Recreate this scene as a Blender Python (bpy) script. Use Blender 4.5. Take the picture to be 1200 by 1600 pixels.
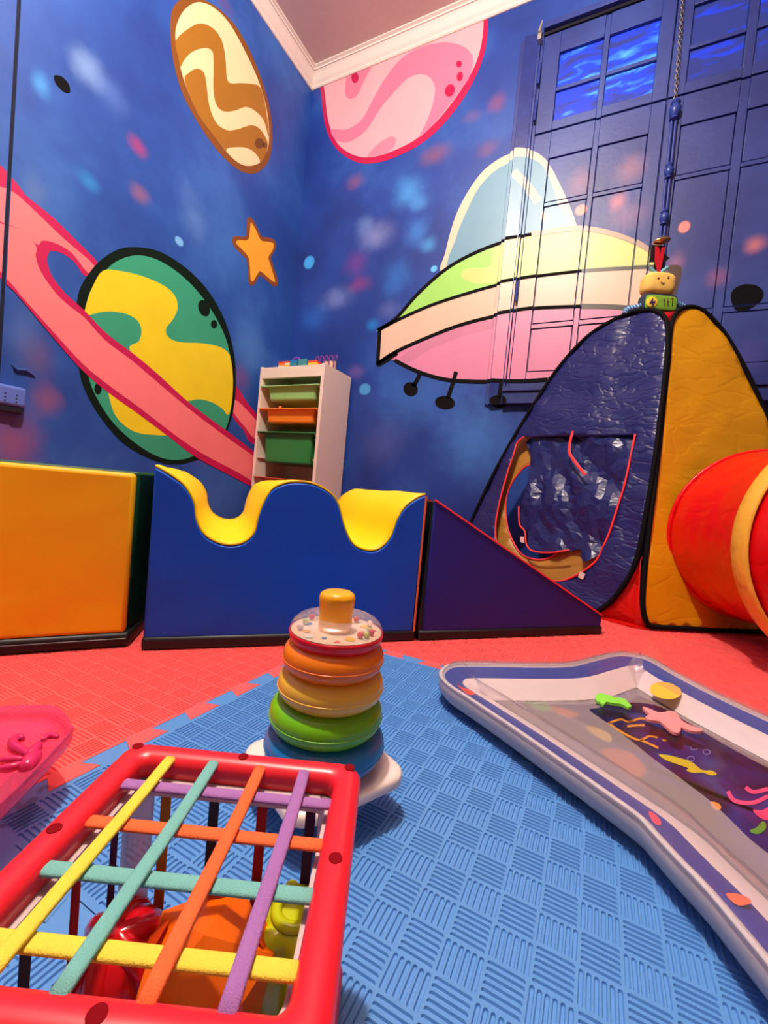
import bpy, bmesh, math, random
import numpy as np
from mathutils import Vector, Matrix, noise
from mathutils.geometry import delaunay_2d_cdt

random.seed(7)
sc = bpy.context.scene
COL = sc.collection
for o in list(bpy.data.objects):
    bpy.data.objects.remove(o)

# ------------------------------------------------------------------ camera
YAW, PITCH, ROLL = (math.radians(a) for a in (26.36, 2.31, 5.29))
FPX, CAMH = 671.0, 0.32
c_f = Vector((-math.sin(YAW)*math.cos(PITCH), math.cos(YAW)*math.cos(PITCH), -math.sin(PITCH)))
_r = Vector((math.cos(YAW), math.sin(YAW), 0)); _u = _r.cross(c_f)
c_r = math.cos(ROLL)*_r + math.sin(ROLL)*_u
c_u = -math.sin(ROLL)*_r + math.cos(ROLL)*_u
C = Vector((0, 0, CAMH))
cam_d = bpy.data.cameras.new('camera'); cam = bpy.data.objects.new('camera', cam_d); COL.objects.link(cam)
cam_d.sensor_fit = 'HORIZONTAL'; cam_d.sensor_width = 36.0; cam_d.lens = 36.0*FPX/1200.0
cam_d.clip_start = 0.01
cam.matrix_world = Matrix(((c_r.x, c_u.x, -c_f.x, C.x), (c_r.y, c_u.y, -c_f.y, C.y), (c_r.z, c_u.z, -c_f.z, C.z), (0, 0, 0, 1)))
sc.camera = cam

# ------------------------------------------------------------------ world, light, exposure
world = bpy.data.worlds.new('world'); sc.world = world; world.use_nodes = True
world.node_tree.nodes['Background'].inputs[0].default_value = (1.0, 0.86, 0.76, 1)
world.node_tree.nodes['Background'].inputs[1].default_value = 0.015
LAMP_POS = (-0.50, 0.30, 2.48)
ld = bpy.data.lights.new('ceiling_bulb', 'POINT'); ld.energy = 118; ld.color = (1.0, 0.90, 0.80); ld.shadow_soft_size = 0.035
lamp = bpy.data.objects.new('ceiling_bulb', ld); COL.objects.link(lamp); lamp.location = LAMP_POS
sc.view_settings.view_transform = 'Standard'; sc.view_settings.look = 'None'
sc.view_settings.gamma = 1.0; sc.view_settings.use_curve_mapping = False
sc.view_settings.exposure = 0.60

# ------------------------------------------------------------------ helpers: geometry of the place
def ray(x, y): return c_f + (x-600.0)/FPX*c_r - (y-800.0)/FPX*c_u
def on_plane(x, y, ax, val):
    d = ray(x, y); t = (val-C[ax])/d[ax]; return C + t*d
def floor_pt(x, y, z=0.0): return on_plane(x, y, 2, z)
def at(x, y, z): return C + ray(x, y)*z
def on_any(x, y, P, N):
    d = ray(x, y); t = (P-C).dot(N)/d.dot(N); return C + t*d
XL, YR, ZC = -1.745, 2.056, 2.714       # left wall, window wall, ceiling
def cp(pts, ox, oy, s): return [(ox+x/s, oy+y/s) for x, y in pts]
def spline(pts, n=5, closed=True):
    m = len(pts); out = []
    pts = [Vector(p) for p in pts]
    rng = range(m if closed else m-1)
    for i in rng:
        if closed: a, b, c, d = pts[i-1], pts[i], pts[(i+1) % m], pts[(i+2) % m]
        else: a, b, c, d = pts[max(i-1, 0)], pts[i], pts[i+1], pts[min(i+2, m-1)]
        for k in range(n):
            t = k/n
            out.append(0.5*((2*b)+(c-a)*t+(2*a-5*b+4*c-d)*t*t+(3*b-a-3*c+d)*t**3))
    if not closed: out.append(pts[-1])
    return out

# ------------------------------------------------------------------ helpers: colour and materials
def lin(c):
    c /= 255.0
    return c/12.92 if c <= 0.04045 else ((c+0.055)/1.055)**2.4
def S(r, g, b): return (lin(r), lin(g), lin(b), 1.0)
def new_mat(name):
    m = bpy.data.materials.new(name); m.use_nodes = True
    nt = m.node_tree; b = nt.nodes['Principled BSDF']
    return m, nt, b
def N(nt, t, **kw):
    n = nt.nodes.new(t)
    for k, v in kw.items(): setattr(n, k, v)
    return n
def mixc(nt, fac, a, b):
    m = N(nt, 'ShaderNodeMix', data_type='RGBA')
    for s, v in ((m.inputs[0], fac), (m.inputs[6], a), (m.inputs[7], b)):
        if hasattr(v, 'is_linked') or isinstance(v, bpy.types.NodeSocket): nt.links.new(v, s)
        else: s.default_value = v
    return m.outputs[2]
def plain(name, col, rough=0.5, spec=0.5, metal=0.0, var=0.06, scale=30.0, bump=0.0, bscale=200.0, sss=0.0, coat=0.0, bdist=0.002):
    m, nt, b = new_mat(name)
    tc = N(nt, 'ShaderNodeNewGeometry')
    nz = N(nt, 'ShaderNodeTexNoise'); nz.inputs['Scale'].default_value = scale; nz.inputs['Detail'].default_value = 3
    nt.links.new(tc.outputs['Position'], nz.inputs['Vector'])
    dark = tuple(c*(1-2.2*var) for c in col[:3])+(1,); lite = tuple(min(1, c*(1+2.2*var)) for c in col[:3])+(1,)
    nt.links.new(mixc(nt, nz.outputs['Fac'], dark, lite), b.inputs['Base Color'])
    b.inputs['Roughness'].default_value = rough; b.inputs['Metallic'].default_value = metal
    b.inputs['Specular IOR Level'].default_value = spec
    b.inputs['Coat Weight'].default_value = coat
    if sss: b.inputs['Subsurface Weight'].default_value = sss; b.inputs['Subsurface Scale'].default_value = 0.005
    if bump:
        n2 = N(nt, 'ShaderNodeTexNoise'); n2.inputs['Scale'].default_value = bscale; n2.inputs['Detail'].default_value = 4
        nt.links.new(tc.outputs['Position'], n2.inputs['Vector'])
        bp = N(nt, 'ShaderNodeBump'); bp.inputs['Strength'].default_value = bump; bp.inputs['Distance'].default_value = bdist
        nt.links.new(n2.outputs['Fac'], bp.inputs['Height']); nt.links.new(bp.outputs['Normal'], b.inputs['Normal'])
    return m
def nylon(name, col, rough=0.32, crease=0.6, scale=9.0, transl=0.12):
    """thin shiny tent cloth with sharp creases in relief"""
    m, nt, b = new_mat(name)
    g = N(nt, 'ShaderNodeNewGeometry')
    mp = N(nt, 'ShaderNodeMapping'); mp.inputs['Rotation'].default_value = (0.5, 0.7, 0.4); mp.inputs['Scale'].default_value = (1.0, 1.0, 2.2)
    nt.links.new(g.outputs['Position'], mp.inputs['Vector'])
    nz = N(nt, 'ShaderNodeTexNoise'); nz.inputs['Scale'].default_value = 6; nz.inputs['Detail'].default_value = 3
    nt.links.new(mp.outputs['Vector'], nz.inputs['Vector'])
    ad = N(nt, 'ShaderNodeVectorMath', operation='MULTIPLY_ADD'); ad.inputs[1].default_value = (0.22, 0.22, 0.22)
    nt.links.new(nz.outputs['Color'], ad.inputs[0]); nt.links.new(mp.outputs['Vector'], ad.inputs[2])
    v = N(nt, 'ShaderNodeTexVoronoi', feature='DISTANCE_TO_EDGE'); v.inputs['Scale'].default_value = scale
    nt.links.new(ad.outputs[0], v.inputs['Vector'])
    v2 = N(nt, 'ShaderNodeTexVoronoi', feature='F1'); v2.inputs['Scale'].default_value = scale*2.3
    nt.links.new(ad.outputs[0], v2.inputs['Vector'])
    mr = N(nt, 'ShaderNodeMapRange'); mr.inputs[1].default_value = 0.0; mr.inputs[2].default_value = 0.12
    nt.links.new(v.outputs['Distance'], mr.inputs[0])
    sm = N(nt, 'ShaderNodeMath', operation='MULTIPLY_ADD'); sm.inputs[1].default_value = 0.55
    nt.links.new(v2.outputs['Distance'], sm.inputs[0]); nt.links.new(mr.outputs[0], sm.inputs[2])
    bp = N(nt, 'ShaderNodeBump'); bp.inputs['Strength'].default_value = crease; bp.inputs['Distance'].default_value = 0.006
    nt.links.new(sm.outputs[0], bp.inputs['Height']); nt.links.new(bp.outputs['Normal'], b.inputs['Normal'])
    b.inputs['Base Color'].default_value = col; b.inputs['Roughness'].default_value = rough
    b.inputs['Specular IOR Level'].default_value = 0.6
    tr = N(nt, 'ShaderNodeBsdfTranslucent'); tr.inputs['Color'].default_value = col
    mx = N(nt, 'ShaderNodeMixShader'); mx.inputs[0].default_value = transl
    out = nt.nodes['Material Output']
    nt.links.new(b.outputs[0], mx.inputs[1]); nt.links.new(tr.outputs[0], mx.inputs[2]); nt.links.new(mx.outputs[0], out.inputs[0])
    return m
def clear(name, tint=(0.97, 0.97, 0.97, 1), milk=0.05, milkcol=(0.8, 0.8, 0.8, 1), rough=0.06, wr=0.0, refl=0.045):
    """thin clear or milky plastic sheet"""
    m, nt, b = new_mat(name)
    nt.nodes.remove(b); out = nt.nodes['Material Output']
    tr = N(nt, 'ShaderNodeBsdfTransparent'); tr.inputs[0].default_value = tint
    df = N(nt, 'ShaderNodeBsdfDiffuse'); df.inputs[0].default_value = milkcol
    gl = N(nt, 'ShaderNodeBsdfGlossy'); gl.inputs['Roughness'].default_value = rough
    gg = N(nt, 'ShaderNodeNewGeometry'); dt = N(nt, 'ShaderNodeVectorMath', operation='DOT_PRODUCT'); nt.links.new(gg.outputs['Normal'], dt.inputs[0]); nt.links.new(gg.outputs['Incoming'], dt.inputs[1])
    ab = N(nt, 'ShaderNodeMath', operation='ABSOLUTE'); nt.links.new(dt.outputs['Value'], ab.inputs[0])
    om = N(nt, 'ShaderNodeMath', operation='SUBTRACT'); om.inputs[0].default_value = 1.0; nt.links.new(ab.outputs[0], om.inputs[1])
    pw = N(nt, 'ShaderNodeMath', operation='POWER'); nt.links.new(om.outputs[0], pw.inputs[0]); pw.inputs[1].default_value = 5.0
    fr = N(nt, 'ShaderNodeMath', operation='MULTIPLY_ADD'); nt.links.new(pw.outputs[0], fr.inputs[0]); fr.inputs[1].default_value = 0.55; fr.inputs[2].default_value = refl
    m1 = N(nt, 'ShaderNodeMixShader'); m1.inputs[0].default_value = milk
    m2 = N(nt, 'ShaderNodeMixShader')
    nt.links.new(tr.outputs[0], m1.inputs[1]); nt.links.new(df.outputs[0], m1.inputs[2])
    nt.links.new(fr.outputs[0], m2.inputs[0]); nt.links.new(m1.outputs[0], m2.inputs[1]); nt.links.new(gl.outputs[0], m2.inputs[2])
    if wr:
        g = N(nt, 'ShaderNodeNewGeometry'); nz = N(nt, 'ShaderNodeTexNoise'); nz.inputs['Scale'].default_value = 22; nz.inputs['Detail'].default_value = 4
        nz.inputs['Distortion'].default_value = 1.2
        nt.links.new(g.outputs['Position'], nz.inputs['Vector'])
        bp = N(nt, 'ShaderNodeBump'); bp.inputs['Strength'].default_value = wr; bp.inputs['Distance'].default_value = 0.01
        nt.links.new(nz.outputs['Fac'], bp.inputs['Height'])
        for n_ in (df, gl): nt.links.new(bp.outputs['Normal'], n_.inputs['Normal'])
    nt.links.new(m2.outputs[0], out.inputs[0])
    return m

# ------------------------------------------------------------------ helpers: mesh building
class MB:
    def __init__(self): self.v = []; self.f = []
    def add(self, vs, fs):
        o = len(self.v); self.v += [tuple(p) for p in vs]; self.f += [tuple(i+o for i in f) for f in fs]
    def box(self, x0, x1, y0, y1, z0, z1):
        self.add([(x0, y0, z0), (x1, y0, z0), (x1, y1, z0), (x0, y1, z0), (x0, y0, z1), (x1, y0, z1), (x1, y1, z1), (x0, y1, z1)],
                 [(0, 3, 2, 1), (4, 5, 6, 7), (0, 1, 5, 4), (1, 2, 6, 5), (2, 3, 7, 6), (3, 0, 4, 7)])
    def prism(self, pts, off):
        """polygon (3d points) pushed along vector off"""
        n = len(pts); off = Vector(off); a = [Vector(p) for p in pts]; b = [p+off for p in a]
        self.add(a+b, [tuple(range(n-1, -1, -1)), tuple(range(n, 2*n))]+[(i, (i+1) % n, n+(i+1) % n, n+i) for i in range(n)])
    def tube(self, path, r, seg=10, closed=False, flat=None, up=None):
        """round tube; r number or list; flat=(w,h) gives a flat band with normal 'up'"""
        P = [Vector(p) for p in path]; n = len(P); rings = []
        prev = None
        for i in range(n):
            if closed: t = P[(i+1) % n]-P[i-1]
            else: t = P[min(i+1, n-1)]-P[max(i-1, 0)]
            t.normalize()
            ref = Vector(up) if up is not None else (prev if prev is not None else (Vector((0, 0, 1)) if abs(t.z) < 0.9 else Vector((1, 0, 0))))
            a = ref - t*ref.dot(t)
            if a.length < 1e-6: a = t.orthogonal()
            a.normalize(); b = t.cross(a); prev = a
            rr = r[i] if isinstance(r, (list, tuple)) else r
            ring = []
            if flat:
                w, h = flat
                for k in range(10):
                    an = 2*math.pi*(k+.5)/10; cq, sq_ = math.cos(an), math.sin(an)
                    ring.append(P[i]+b*(math.copysign(abs(cq)**0.6, cq)*w/2)+a*(math.copysign(abs(sq_)**0.8, sq_)*h/2))
            else:
                for k in range(seg):
                    an = 2*math.pi*k/seg; ring.append(P[i]+(a*math.cos(an)+b*math.sin(an))*rr)
            rings.append(ring)
        m = len(rings[0]); vs = [p for rg in rings for p in rg]; fs = []
        for i in range(n if closed else n-1):
            j = (i+1) % n
            for k in range(m): fs.append((i*m+k, i*m+(k+1) % m, j*m+(k+1) % m, j*m+k))
        if not closed: fs += [tuple(range(m-1, -1, -1)), tuple((n-1)*m+k for k in range(m))]
        self.add(vs, fs)
    def lathe(self, prof, seg=40, origin=(0, 0, 0), cap=True):
        o = Vector(origin); vs = []; n = len(prof)
        for (r, z) in prof:
            for k in range(seg):
                a = 2*math.pi*k/seg; vs.append(o+Vector((r*math.cos(a), r*math.sin(a), z)))
        fs = [(i*seg+k, i*seg+(k+1) % seg, (i+1)*seg+(k+1) % seg, (i+1)*seg+k) for i in range(n-1) for k in range(seg)]
        if cap: fs += [tuple(range(seg-1, -1, -1)), tuple((n-1)*seg+k for k in range(seg))]
        self.add(vs, fs)
    def torus(self, R, rx, rz, z, seg=56, ts=20, origin=(0, 0, 0), a0=0.0, a1=2*math.pi, sq=1.0):
        o = Vector(origin); full = abs(a1-a0-2*math.pi) < 1e-6; n = ts if full else ts+1; vs = []
        def sg(v): return math.copysign(abs(v)**sq, v)
        for i in range(seg):
            a = 2*math.pi*i/seg
            for k in range(n):
                b = a0+(a1-a0)*k/ts; rr = R+rx*sg(math.cos(b)); vs.append(o+Vector((rr*math.cos(a), rr*math.sin(a), z+rz*sg(math.sin(b)))))
        fs = []
        for i in range(seg):
            j = (i+1) % seg
            for k in range(ts):
                k2 = (k+1) % n; fs.append((i*n+k, j*n+k, j*n+k2, i*n+k2))
        self.add(vs, fs)
    def ellipsoid(self, c, r, seg=20, rings=12, p=1.0, rot=None):
        c = Vector(c); vs = []; fs = []
        def sg(v): return math.copysign(abs(v)**p, v)
        for i in range(rings+1):
            th = -math.pi/2+math.pi*i/rings
            for k in range(seg):
                ph = 2*math.pi*k/seg
                q = Vector((r[0]*sg(math.cos(th))*sg(math.cos(ph)), r[1]*sg(math.cos(th))*sg(math.sin(ph)), r[2]*sg(math.sin(th))))
                if rot is not None: q = rot @ q
                vs.append(c+q)
        for i in range(rings):
            for k in range(seg): fs.append((i*seg+k, i*seg+(k+1) % seg, (i+1)*seg+(k+1) % seg, (i+1)*seg+k))
        self.add(vs, fs)
    def build(self, name, mat, parent=None, smooth=False, bevel=0.0, bseg=2, weld=False, solid=0.0, subsurf=0):
        me = bpy.data.meshes.new(name); me.from_pydata(self.v, [], self.f); me.update()
        if weld or bevel or smooth:
            bm = bmesh.new(); bm.from_mesh(me); bmesh.ops.remove_doubles(bm, verts=bm.verts, dist=1e-5)
            if not solid: bmesh.ops.recalc_face_normals(bm, faces=bm.faces)
            bm.to_mesh(me); bm.free()
        o = bpy.data.objects.new(name, me); COL.objects.link(o)
        me.materials.append(mat)
        if smooth:
            for p in me.polygons: p.use_smooth = True
            if smooth != 'all' and not subsurf:
                me.set_sharp_from_angle(angle=math.radians(40))
        if subsurf:
            md = o.modifiers.new('sub', 'SUBSURF'); md.levels = subsurf; md.render_levels = subsurf
        if solid:
            md = o.modifiers.new('solid', 'SOLIDIFY'); md.thickness = solid; md.offset = 0
        if bevel:
            md = o.modifiers.new('bev', 'BEVEL'); md.width = bevel; md.segments = bseg; md.limit_method = 'ANGLE'; md.angle_limit = math.radians(35)
            for p in me.polygons: p.use_smooth = True
            me.set_sharp_from_angle(angle=math.radians(50))
        if parent is not None: hold(o, parent)
        return o
def hold(o, parent):
    """all meshes are modelled in world coordinates: undo the placement of the root Empty"""
    o.parent = parent
    o.matrix_parent_inverse = Matrix.Translation(-parent.location) if parent.parent is None else Matrix.Identity(4)
def tag(o, label, cat, group=None, kind=None):
    o['label'] = label
    if cat: o['category'] = cat
    if group: o['group'] = group
    if kind: o['kind'] = kind
    return o
def thing(name, label, cat, loc=(0, 0, 0), group=None):
    o = bpy.data.objects.new(name, None); COL.objects.link(o); o.location = Vector(loc); o.empty_display_size = 0.02
    return tag(o, label, cat, group)
def structure(o, label): o['kind'] = 'structure'; o['label'] = label; return o
def box_obj(name, b, mat, parent=None, bevel=0.0, **k):
    m = MB(); m.box(*b); return m.build(name, mat, parent, bevel=bevel, **k)

# ------------------------------------------------------------------ mural paint (blue ground with sprayed spots, in wall coordinates)
def mural_mat(name, axis, spots, rough=0.45, cols=((24, 60, 140), (34, 80, 164), (56, 108, 188))):
    m, nt, b = new_mat(name)
    g = N(nt, 'ShaderNodeNewGeometry'); pos = g.outputs['Position']
    nz = N(nt, 'ShaderNodeTexNoise'); nz.inputs['Scale'].default_value = 2.1; nz.inputs['Detail'].default_value = 5; nz.inputs['Roughness'].default_value = 0.6
    nt.links.new(pos, nz.inputs['Vector'])
    cr = N(nt, 'ShaderNodeValToRGB'); e = cr.color_ramp.elements
    e[0].position = 0.30; e[0].color = S(*cols[0]); e[1].position = 0.70; e[1].color = S(*cols[2])
    k = e.new(0.5); k.color = S(*cols[1])
    nt.links.new(nz.outputs['Fac'], cr.inputs[0]); cur = cr.outputs[0]
    n2 = N(nt, 'ShaderNodeTexNoise'); n2.inputs['Scale'].default_value = 14; n2.inputs['Detail'].default_value = 4
    nt.links.new(pos, n2.inputs['Vector'])
    for (px, py, rx, ry, colr, st) in spots:
        P = on_plane(px, py, axis, XL if axis == 0 else YR); Q = on_plane(px+rx, py, axis, XL if axis == 0 else YR); W = on_plane(px, py+ry, axis, XL if axis == 0 else YR)
        ru = max((Q-P).length, 0.01); rz = max(abs(W.z-P.z), 0.01)
        sub = N(nt, 'ShaderNodeVectorMath', operation='SUBTRACT'); nt.links.new(pos, sub.inputs[0]); sub.inputs[1].default_value = P
        mul = N(nt, 'ShaderNodeVectorMath', operation='MULTIPLY'); nt.links.new(sub.outputs[0], mul.inputs[0])
        mul.inputs[1].default_value = (0.0, 1/ru, 1/rz) if axis == 0 else (1/ru, 0.0, 1/rz)
        ln = N(nt, 'ShaderNodeVectorMath', operation='LENGTH'); nt.links.new(mul.outputs[0], ln.inputs[0])
        ad = N(nt, 'ShaderNodeMath', operation='MULTIPLY_ADD'); ad.inputs[1].default_value = 0.9 if rx > 9 else 0.1; nt.links.new(n2.outputs['Fac'], ad.inputs[0]); nt.links.new(ln.outputs['Value'], ad.inputs[2])
        mr = N(nt, 'ShaderNodeMapRange', interpolation_type='SMOOTHSTEP')
        mr.inputs[1].default_value = 0.40 if rx > 9 else 0.8; mr.inputs[2].default_value = 1.95 if rx > 9 else 1.25
        mr.inputs[3].default_value = st*(0.85 if rx > 9 else 1.0); mr.inputs[4].default_value = 0.0
        nt.links.new(ad.outputs[0], mr.inputs[0])
        cur = mixc(nt, mr.outputs[0], cur, S(*colr))
    nt.links.new(cur, b.inputs['Base Color']); b.inputs['Roughness'].default_value = rough
    n3 = N(nt, 'ShaderNodeTexNoise'); n3.inputs['Scale'].default_value = 45; n3.inputs['Detail'].default_value = 6; nt.links.new(pos, n3.inputs['Vector'])
    bp = N(nt, 'ShaderNodeBump'); bp.inputs['Strength'].default_value = 0.25; bp.inputs['Distance'].default_value = 0.003
    nt.links.new(n3.outputs['Fac'], bp.inputs['Height']); nt.links.new(bp.outputs['Normal'], b.inputs['Normal'])
    return m
CY = (70, 155, 225); WH = (120, 150, 205); RD = (165, 55, 110); OR = (150, 95, 115); PK = (215, 130, 125)
spots_l = [(65, 132, 12, 20, CY, .85), (140, 285, 15, 15, (45, 145, 215), .85), (215, 228, 13, 14, RD, .9), (218, 303, 13, 15, OR, .75),
           (137, 108, 20, 30, (130, 165, 210), .8), (168, 142, 26, 26, (85, 120, 195), .6), (305, 345, 18, 34, (95, 140, 205), .7), (290, 300, 14, 20, (80, 120, 195), .5),
           (75, 625, 24, 26, (150, 85, 115), .8), (18, 690, 48, 55, (155, 75, 105), .85), (58, 555, 26, 32, (125, 90, 120), .6), (35, 520, 26, 50, (95, 125, 190), .5),
           (395, 545, 22, 36, (80, 135, 205), .6), (376, 590, 14, 20, (150, 50, 110), .5), (348, 2, 14, 14, (110, 60, 110), .6), (55, 298, 18, 30, (100, 130, 185), .6),
           (310, 705, 30, 20, (120, 40, 120), .5), (280, 377, 6, 7, (120, 185, 240), 1.0)]
spots_r = [(637, 300, 22, 24, CY, .85), (655, 318, 14, 14, (80, 160, 230), .6), (652, 362, 20, 24, (60, 135, 220), .65), (670, 382, 12, 12, CY, .8),
           (587, 368, 26, 22, (130, 140, 195), .75), (570, 352, 14, 16, (110, 140, 200), .6), (483, 410, 8, 10, (65, 165, 235), 1.0), (678, 420, 5, 5, (95, 185, 245), 1.0), (556, 412, 18, 20, (115, 50, 140), .65),
           (562, 445, 20, 12, (140, 50, 120), .65), (618, 434, 24, 30, (45, 125, 215), .6), (527, 466, 24, 18, (120, 140, 200), .65), (490, 497, 22, 20, (40, 110, 205), .6),
           (582, 508, 10, 10, (20, 130, 215), .8), (608, 485, 20, 14, (110, 120, 190), .5), (555, 284, 13, 13, (135, 80, 110), .7), (680, 242, 24, 16, (135, 75, 90), .75), (776, 160, 14, 14, (145, 70, 100), .65), (738, 182, 14, 10, (120, 80, 130), .5),
           (762, 232, 18, 12, (130, 80, 115), .6), (570, 608, 9, 9, (75, 160, 225), .85), (556, 582, 13, 12, (115, 85, 155), .7),
           (905, 290, 18, 22, (140, 95, 130), .75), (985, 268, 24, 22, (150, 105, 130), .75), (965, 318, 14, 14, (220, 130, 130), .85), (980, 340, 30, 22, (140, 100, 140), .7), (908, 331, 9, 8, (232, 155, 140), .95),
           (1068, 358, 9, 9, (225, 135, 125), 1.0), (1178, 386, 18, 13, (205, 120, 120), .9), (1118, 437, 18, 16, (150, 90, 130), .7), (1053, 420, 15, 22, (175, 115, 150), .6),
           (650, 620, 70, 50, (65, 130, 215), .5), (740, 690, 60, 70, (70, 140, 225), .65), (600, 690, 40, 40, (90, 110, 180), .4), (1165, 560, 30, 30, (90, 85, 170), .5)]
M_WL = mural_mat('mural_left', 0, spots_l, 0.5)
M_WR = mural_mat('mural_window_wall', 1, spots_r, 0.48, ((14, 44, 122), (24, 62, 148), (42, 92, 174)))
M_PALE = plain('pale_wall_paint', S(112, 98, 92), 0.6, bump=0.2, bscale=40)
M_CEIL = plain('ceiling_paint', S(205, 182, 172), 0.7, var=0.03, bump=0.2, bscale=30)
M_CORN = plain('cornice_paint', S(228, 212, 200), 0.6, var=0.03, bump=0.15, bscale=60)

# ------------------------------------------------------------------ the room shell
XB, YB = 1.95, -1.7
fl = structure(box_obj('floor', (XL, XB, YB, YR, -0.05, -0.0105), plain('floor_boards', S(120, 90, 70), 0.6)), 'floor under the red and blue foam mat')
wl = structure(box_obj('wall_left', (XL-0.1, XL, YB, YR+0.1, -0.0105, ZC), M_WL), 'left wall painted with a space mural of planets')
wr = structure(box_obj('wall_right', (XL, XB, YR, YR+0.1, -0.0105, ZC), M_WR), 'window wall painted with a space mural and a flying saucer')
structure(box_obj('wall_back', (XL, XB, YB-0.1, YB, -0.0105, ZC), M_PALE), 'pale wall behind the viewer')
structure(box_obj('wall_side', (XB, XB+0.1, YB, YR, -0.0105, ZC), M_PALE), 'pale side wall beyond the tunnel')
ce = structure(box_obj('ceiling', (XL-0.1, XB+0.1, YB-0.1, YR+0.1, ZC, ZC+0.1), M_CEIL), 'pale pinkish white ceiling')
prof = [(0.0, -0.078), (0.006, -0.078), (0.012, -0.072), (0.012, -0.064), (0.022, -0.052), (0.036, -0.028), (0.044, -0.018), (0.050, -0.018), (0.050, -0.010), (0.062, -0.006), (0.062, 0.0), (0.0, 0.0)]
for nm, lab in (('trim_1', 'white moulded cornice above the ringed planet wall'), ('trim_2', 'white moulded cornice above the flying saucer wall')):
    m = MB(); vs = []
    for end in (0, 1):
        for d, z in prof:
            if nm == 'trim_1': vs.append((XL+d, (YR-d) if end else YB, ZC+z))
            else: vs.append(((XL+d) if not end else XB, YR-d, ZC+z))
    n = len(prof); m.add(vs, [tuple(range(n)), tuple(range(2*n-1, n-1, -1))]+[(i, n+i, n+(i+1) % n, (i+1) % n) for i in range(n)])
    structure(m.build(nm, M_CORN), lab)

# left wall: door edge and casing
cas = box_obj('casing', (XL, XL+0.004, 0.679, 0.712, 0.0, ZC-0.08), M_WL, wl)
m = MB(); m.box(XL-0.0, XL+0.006, 0.12, 0.668, 0.0, ZC-0.08)
dl = structure(m.build('door_1', M_WL), 'blue painted door leaf at the left edge')
box_obj('gap', (XL, XL+0.0012, 0.668, 0.679, 0.0, ZC-0.08), plain('dark_gap', S(10, 14, 40), 0.9), wl)

# ------------------------------------------------------------------ window on the right wall: frame pieces in relief
win_rects = []      # (x0,x1,z0,z1,proud)
m = MB(); m.box(-0.535, 1.17, YR-0.003, YR+0.0005, 0.79, 2.45)
W1 = structure(m.build('window_1', M_WR), 'tall double casement window painted over with the mural')
win_rects.append((-0.535, 1.17, 0.79, 2.45, 0.003))
WCOL = ((24, 36, 98), (36, 50, 122), (48, 70, 144))        # darker blues on the woodwork than on the wall
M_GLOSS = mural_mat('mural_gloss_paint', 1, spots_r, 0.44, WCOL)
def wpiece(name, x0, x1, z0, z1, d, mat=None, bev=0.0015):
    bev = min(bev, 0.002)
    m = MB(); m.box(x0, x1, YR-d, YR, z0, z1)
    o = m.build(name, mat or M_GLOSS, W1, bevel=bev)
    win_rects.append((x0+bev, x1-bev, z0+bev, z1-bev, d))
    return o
# moulded jamb in narrow strips
for x0, x1, d in ((-0.533, -0.514, 0.012), (-0.453, -0.441, 0.024), (-0.441, -0.427, 0.016)):
    wpiece('jamb_moulding', x0, x1, 0.79, 2.46, d, bev=0.004)
m = MB(); m.prism([(-0.514, YR, 0.79), (-0.514, YR-0.026, 0.79), (-0.453, YR-0.0195, 0.79), (-0.453, YR, 0.79)], (0, 0, 1.67))     # canted pilaster face
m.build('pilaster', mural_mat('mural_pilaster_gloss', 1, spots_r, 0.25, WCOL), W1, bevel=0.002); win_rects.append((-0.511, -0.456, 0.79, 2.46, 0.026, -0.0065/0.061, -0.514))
wpiece('head_moulding', -0.43, 1.1, 2.444, 2.47, 0.045)
box_obj('head_gap', (-0.43, 1.1, YR-0.026, YR, 2.431, 2.444), plain('gap_black', S(8, 10, 26), 0.9), W1)
def leaf(xs, x_in0, x_in1, last):
    # xs: pane columns
    d = 0.019
    cols = xs
    stiles = [(x_in0, cols[0][0])]+[(cols[i][1], cols[i+1][0]) for i in range(len(cols)-1)]+[(cols[-1][1], x_in1)]
    for i, (a, b) in enumerate(stiles):
        outer = i in (0, len(stiles)-1)
        for z0, z1 in ((2.006, 2.43), (0.872, 1.998)):
            wpiece('stile' if outer else 'mullion', a, b, z0, z1, d if outer else d-0.004)
    for (a, b) in cols:
        for z0, z1, nm in ((2.34, 2.43, 'rail'), (2.175, 2.19, 'muntin'), (2.006, 2.045, 'rail'), (1.882, 1.998, 'rail'), (1.672, 1.688, 'muntin'), (1.130, 1.150, 'muntin'), (0.872, 0.935, 'rail')):
            wpiece(nm, a, b, z0, z1, d if nm == 'rail' else d-0.003)
        g = 0.003
        for z0, z1, film in ((2.19, 2.34, 1), (2.045, 2.175, 1), (1.688, 1.882, 0), (1.150, 1.672, 0), (0.935, 1.130, 0)):
            if film: wpiece('pane', a+g, b-g, z0+g, z1-g, 0.008, FILM if last == 0 else FILM2, bev=0.001)
            else: wpiece('painted_pane', a+g, b-g, z0+g, z1-g, 0.014, bev=0.002)
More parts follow.
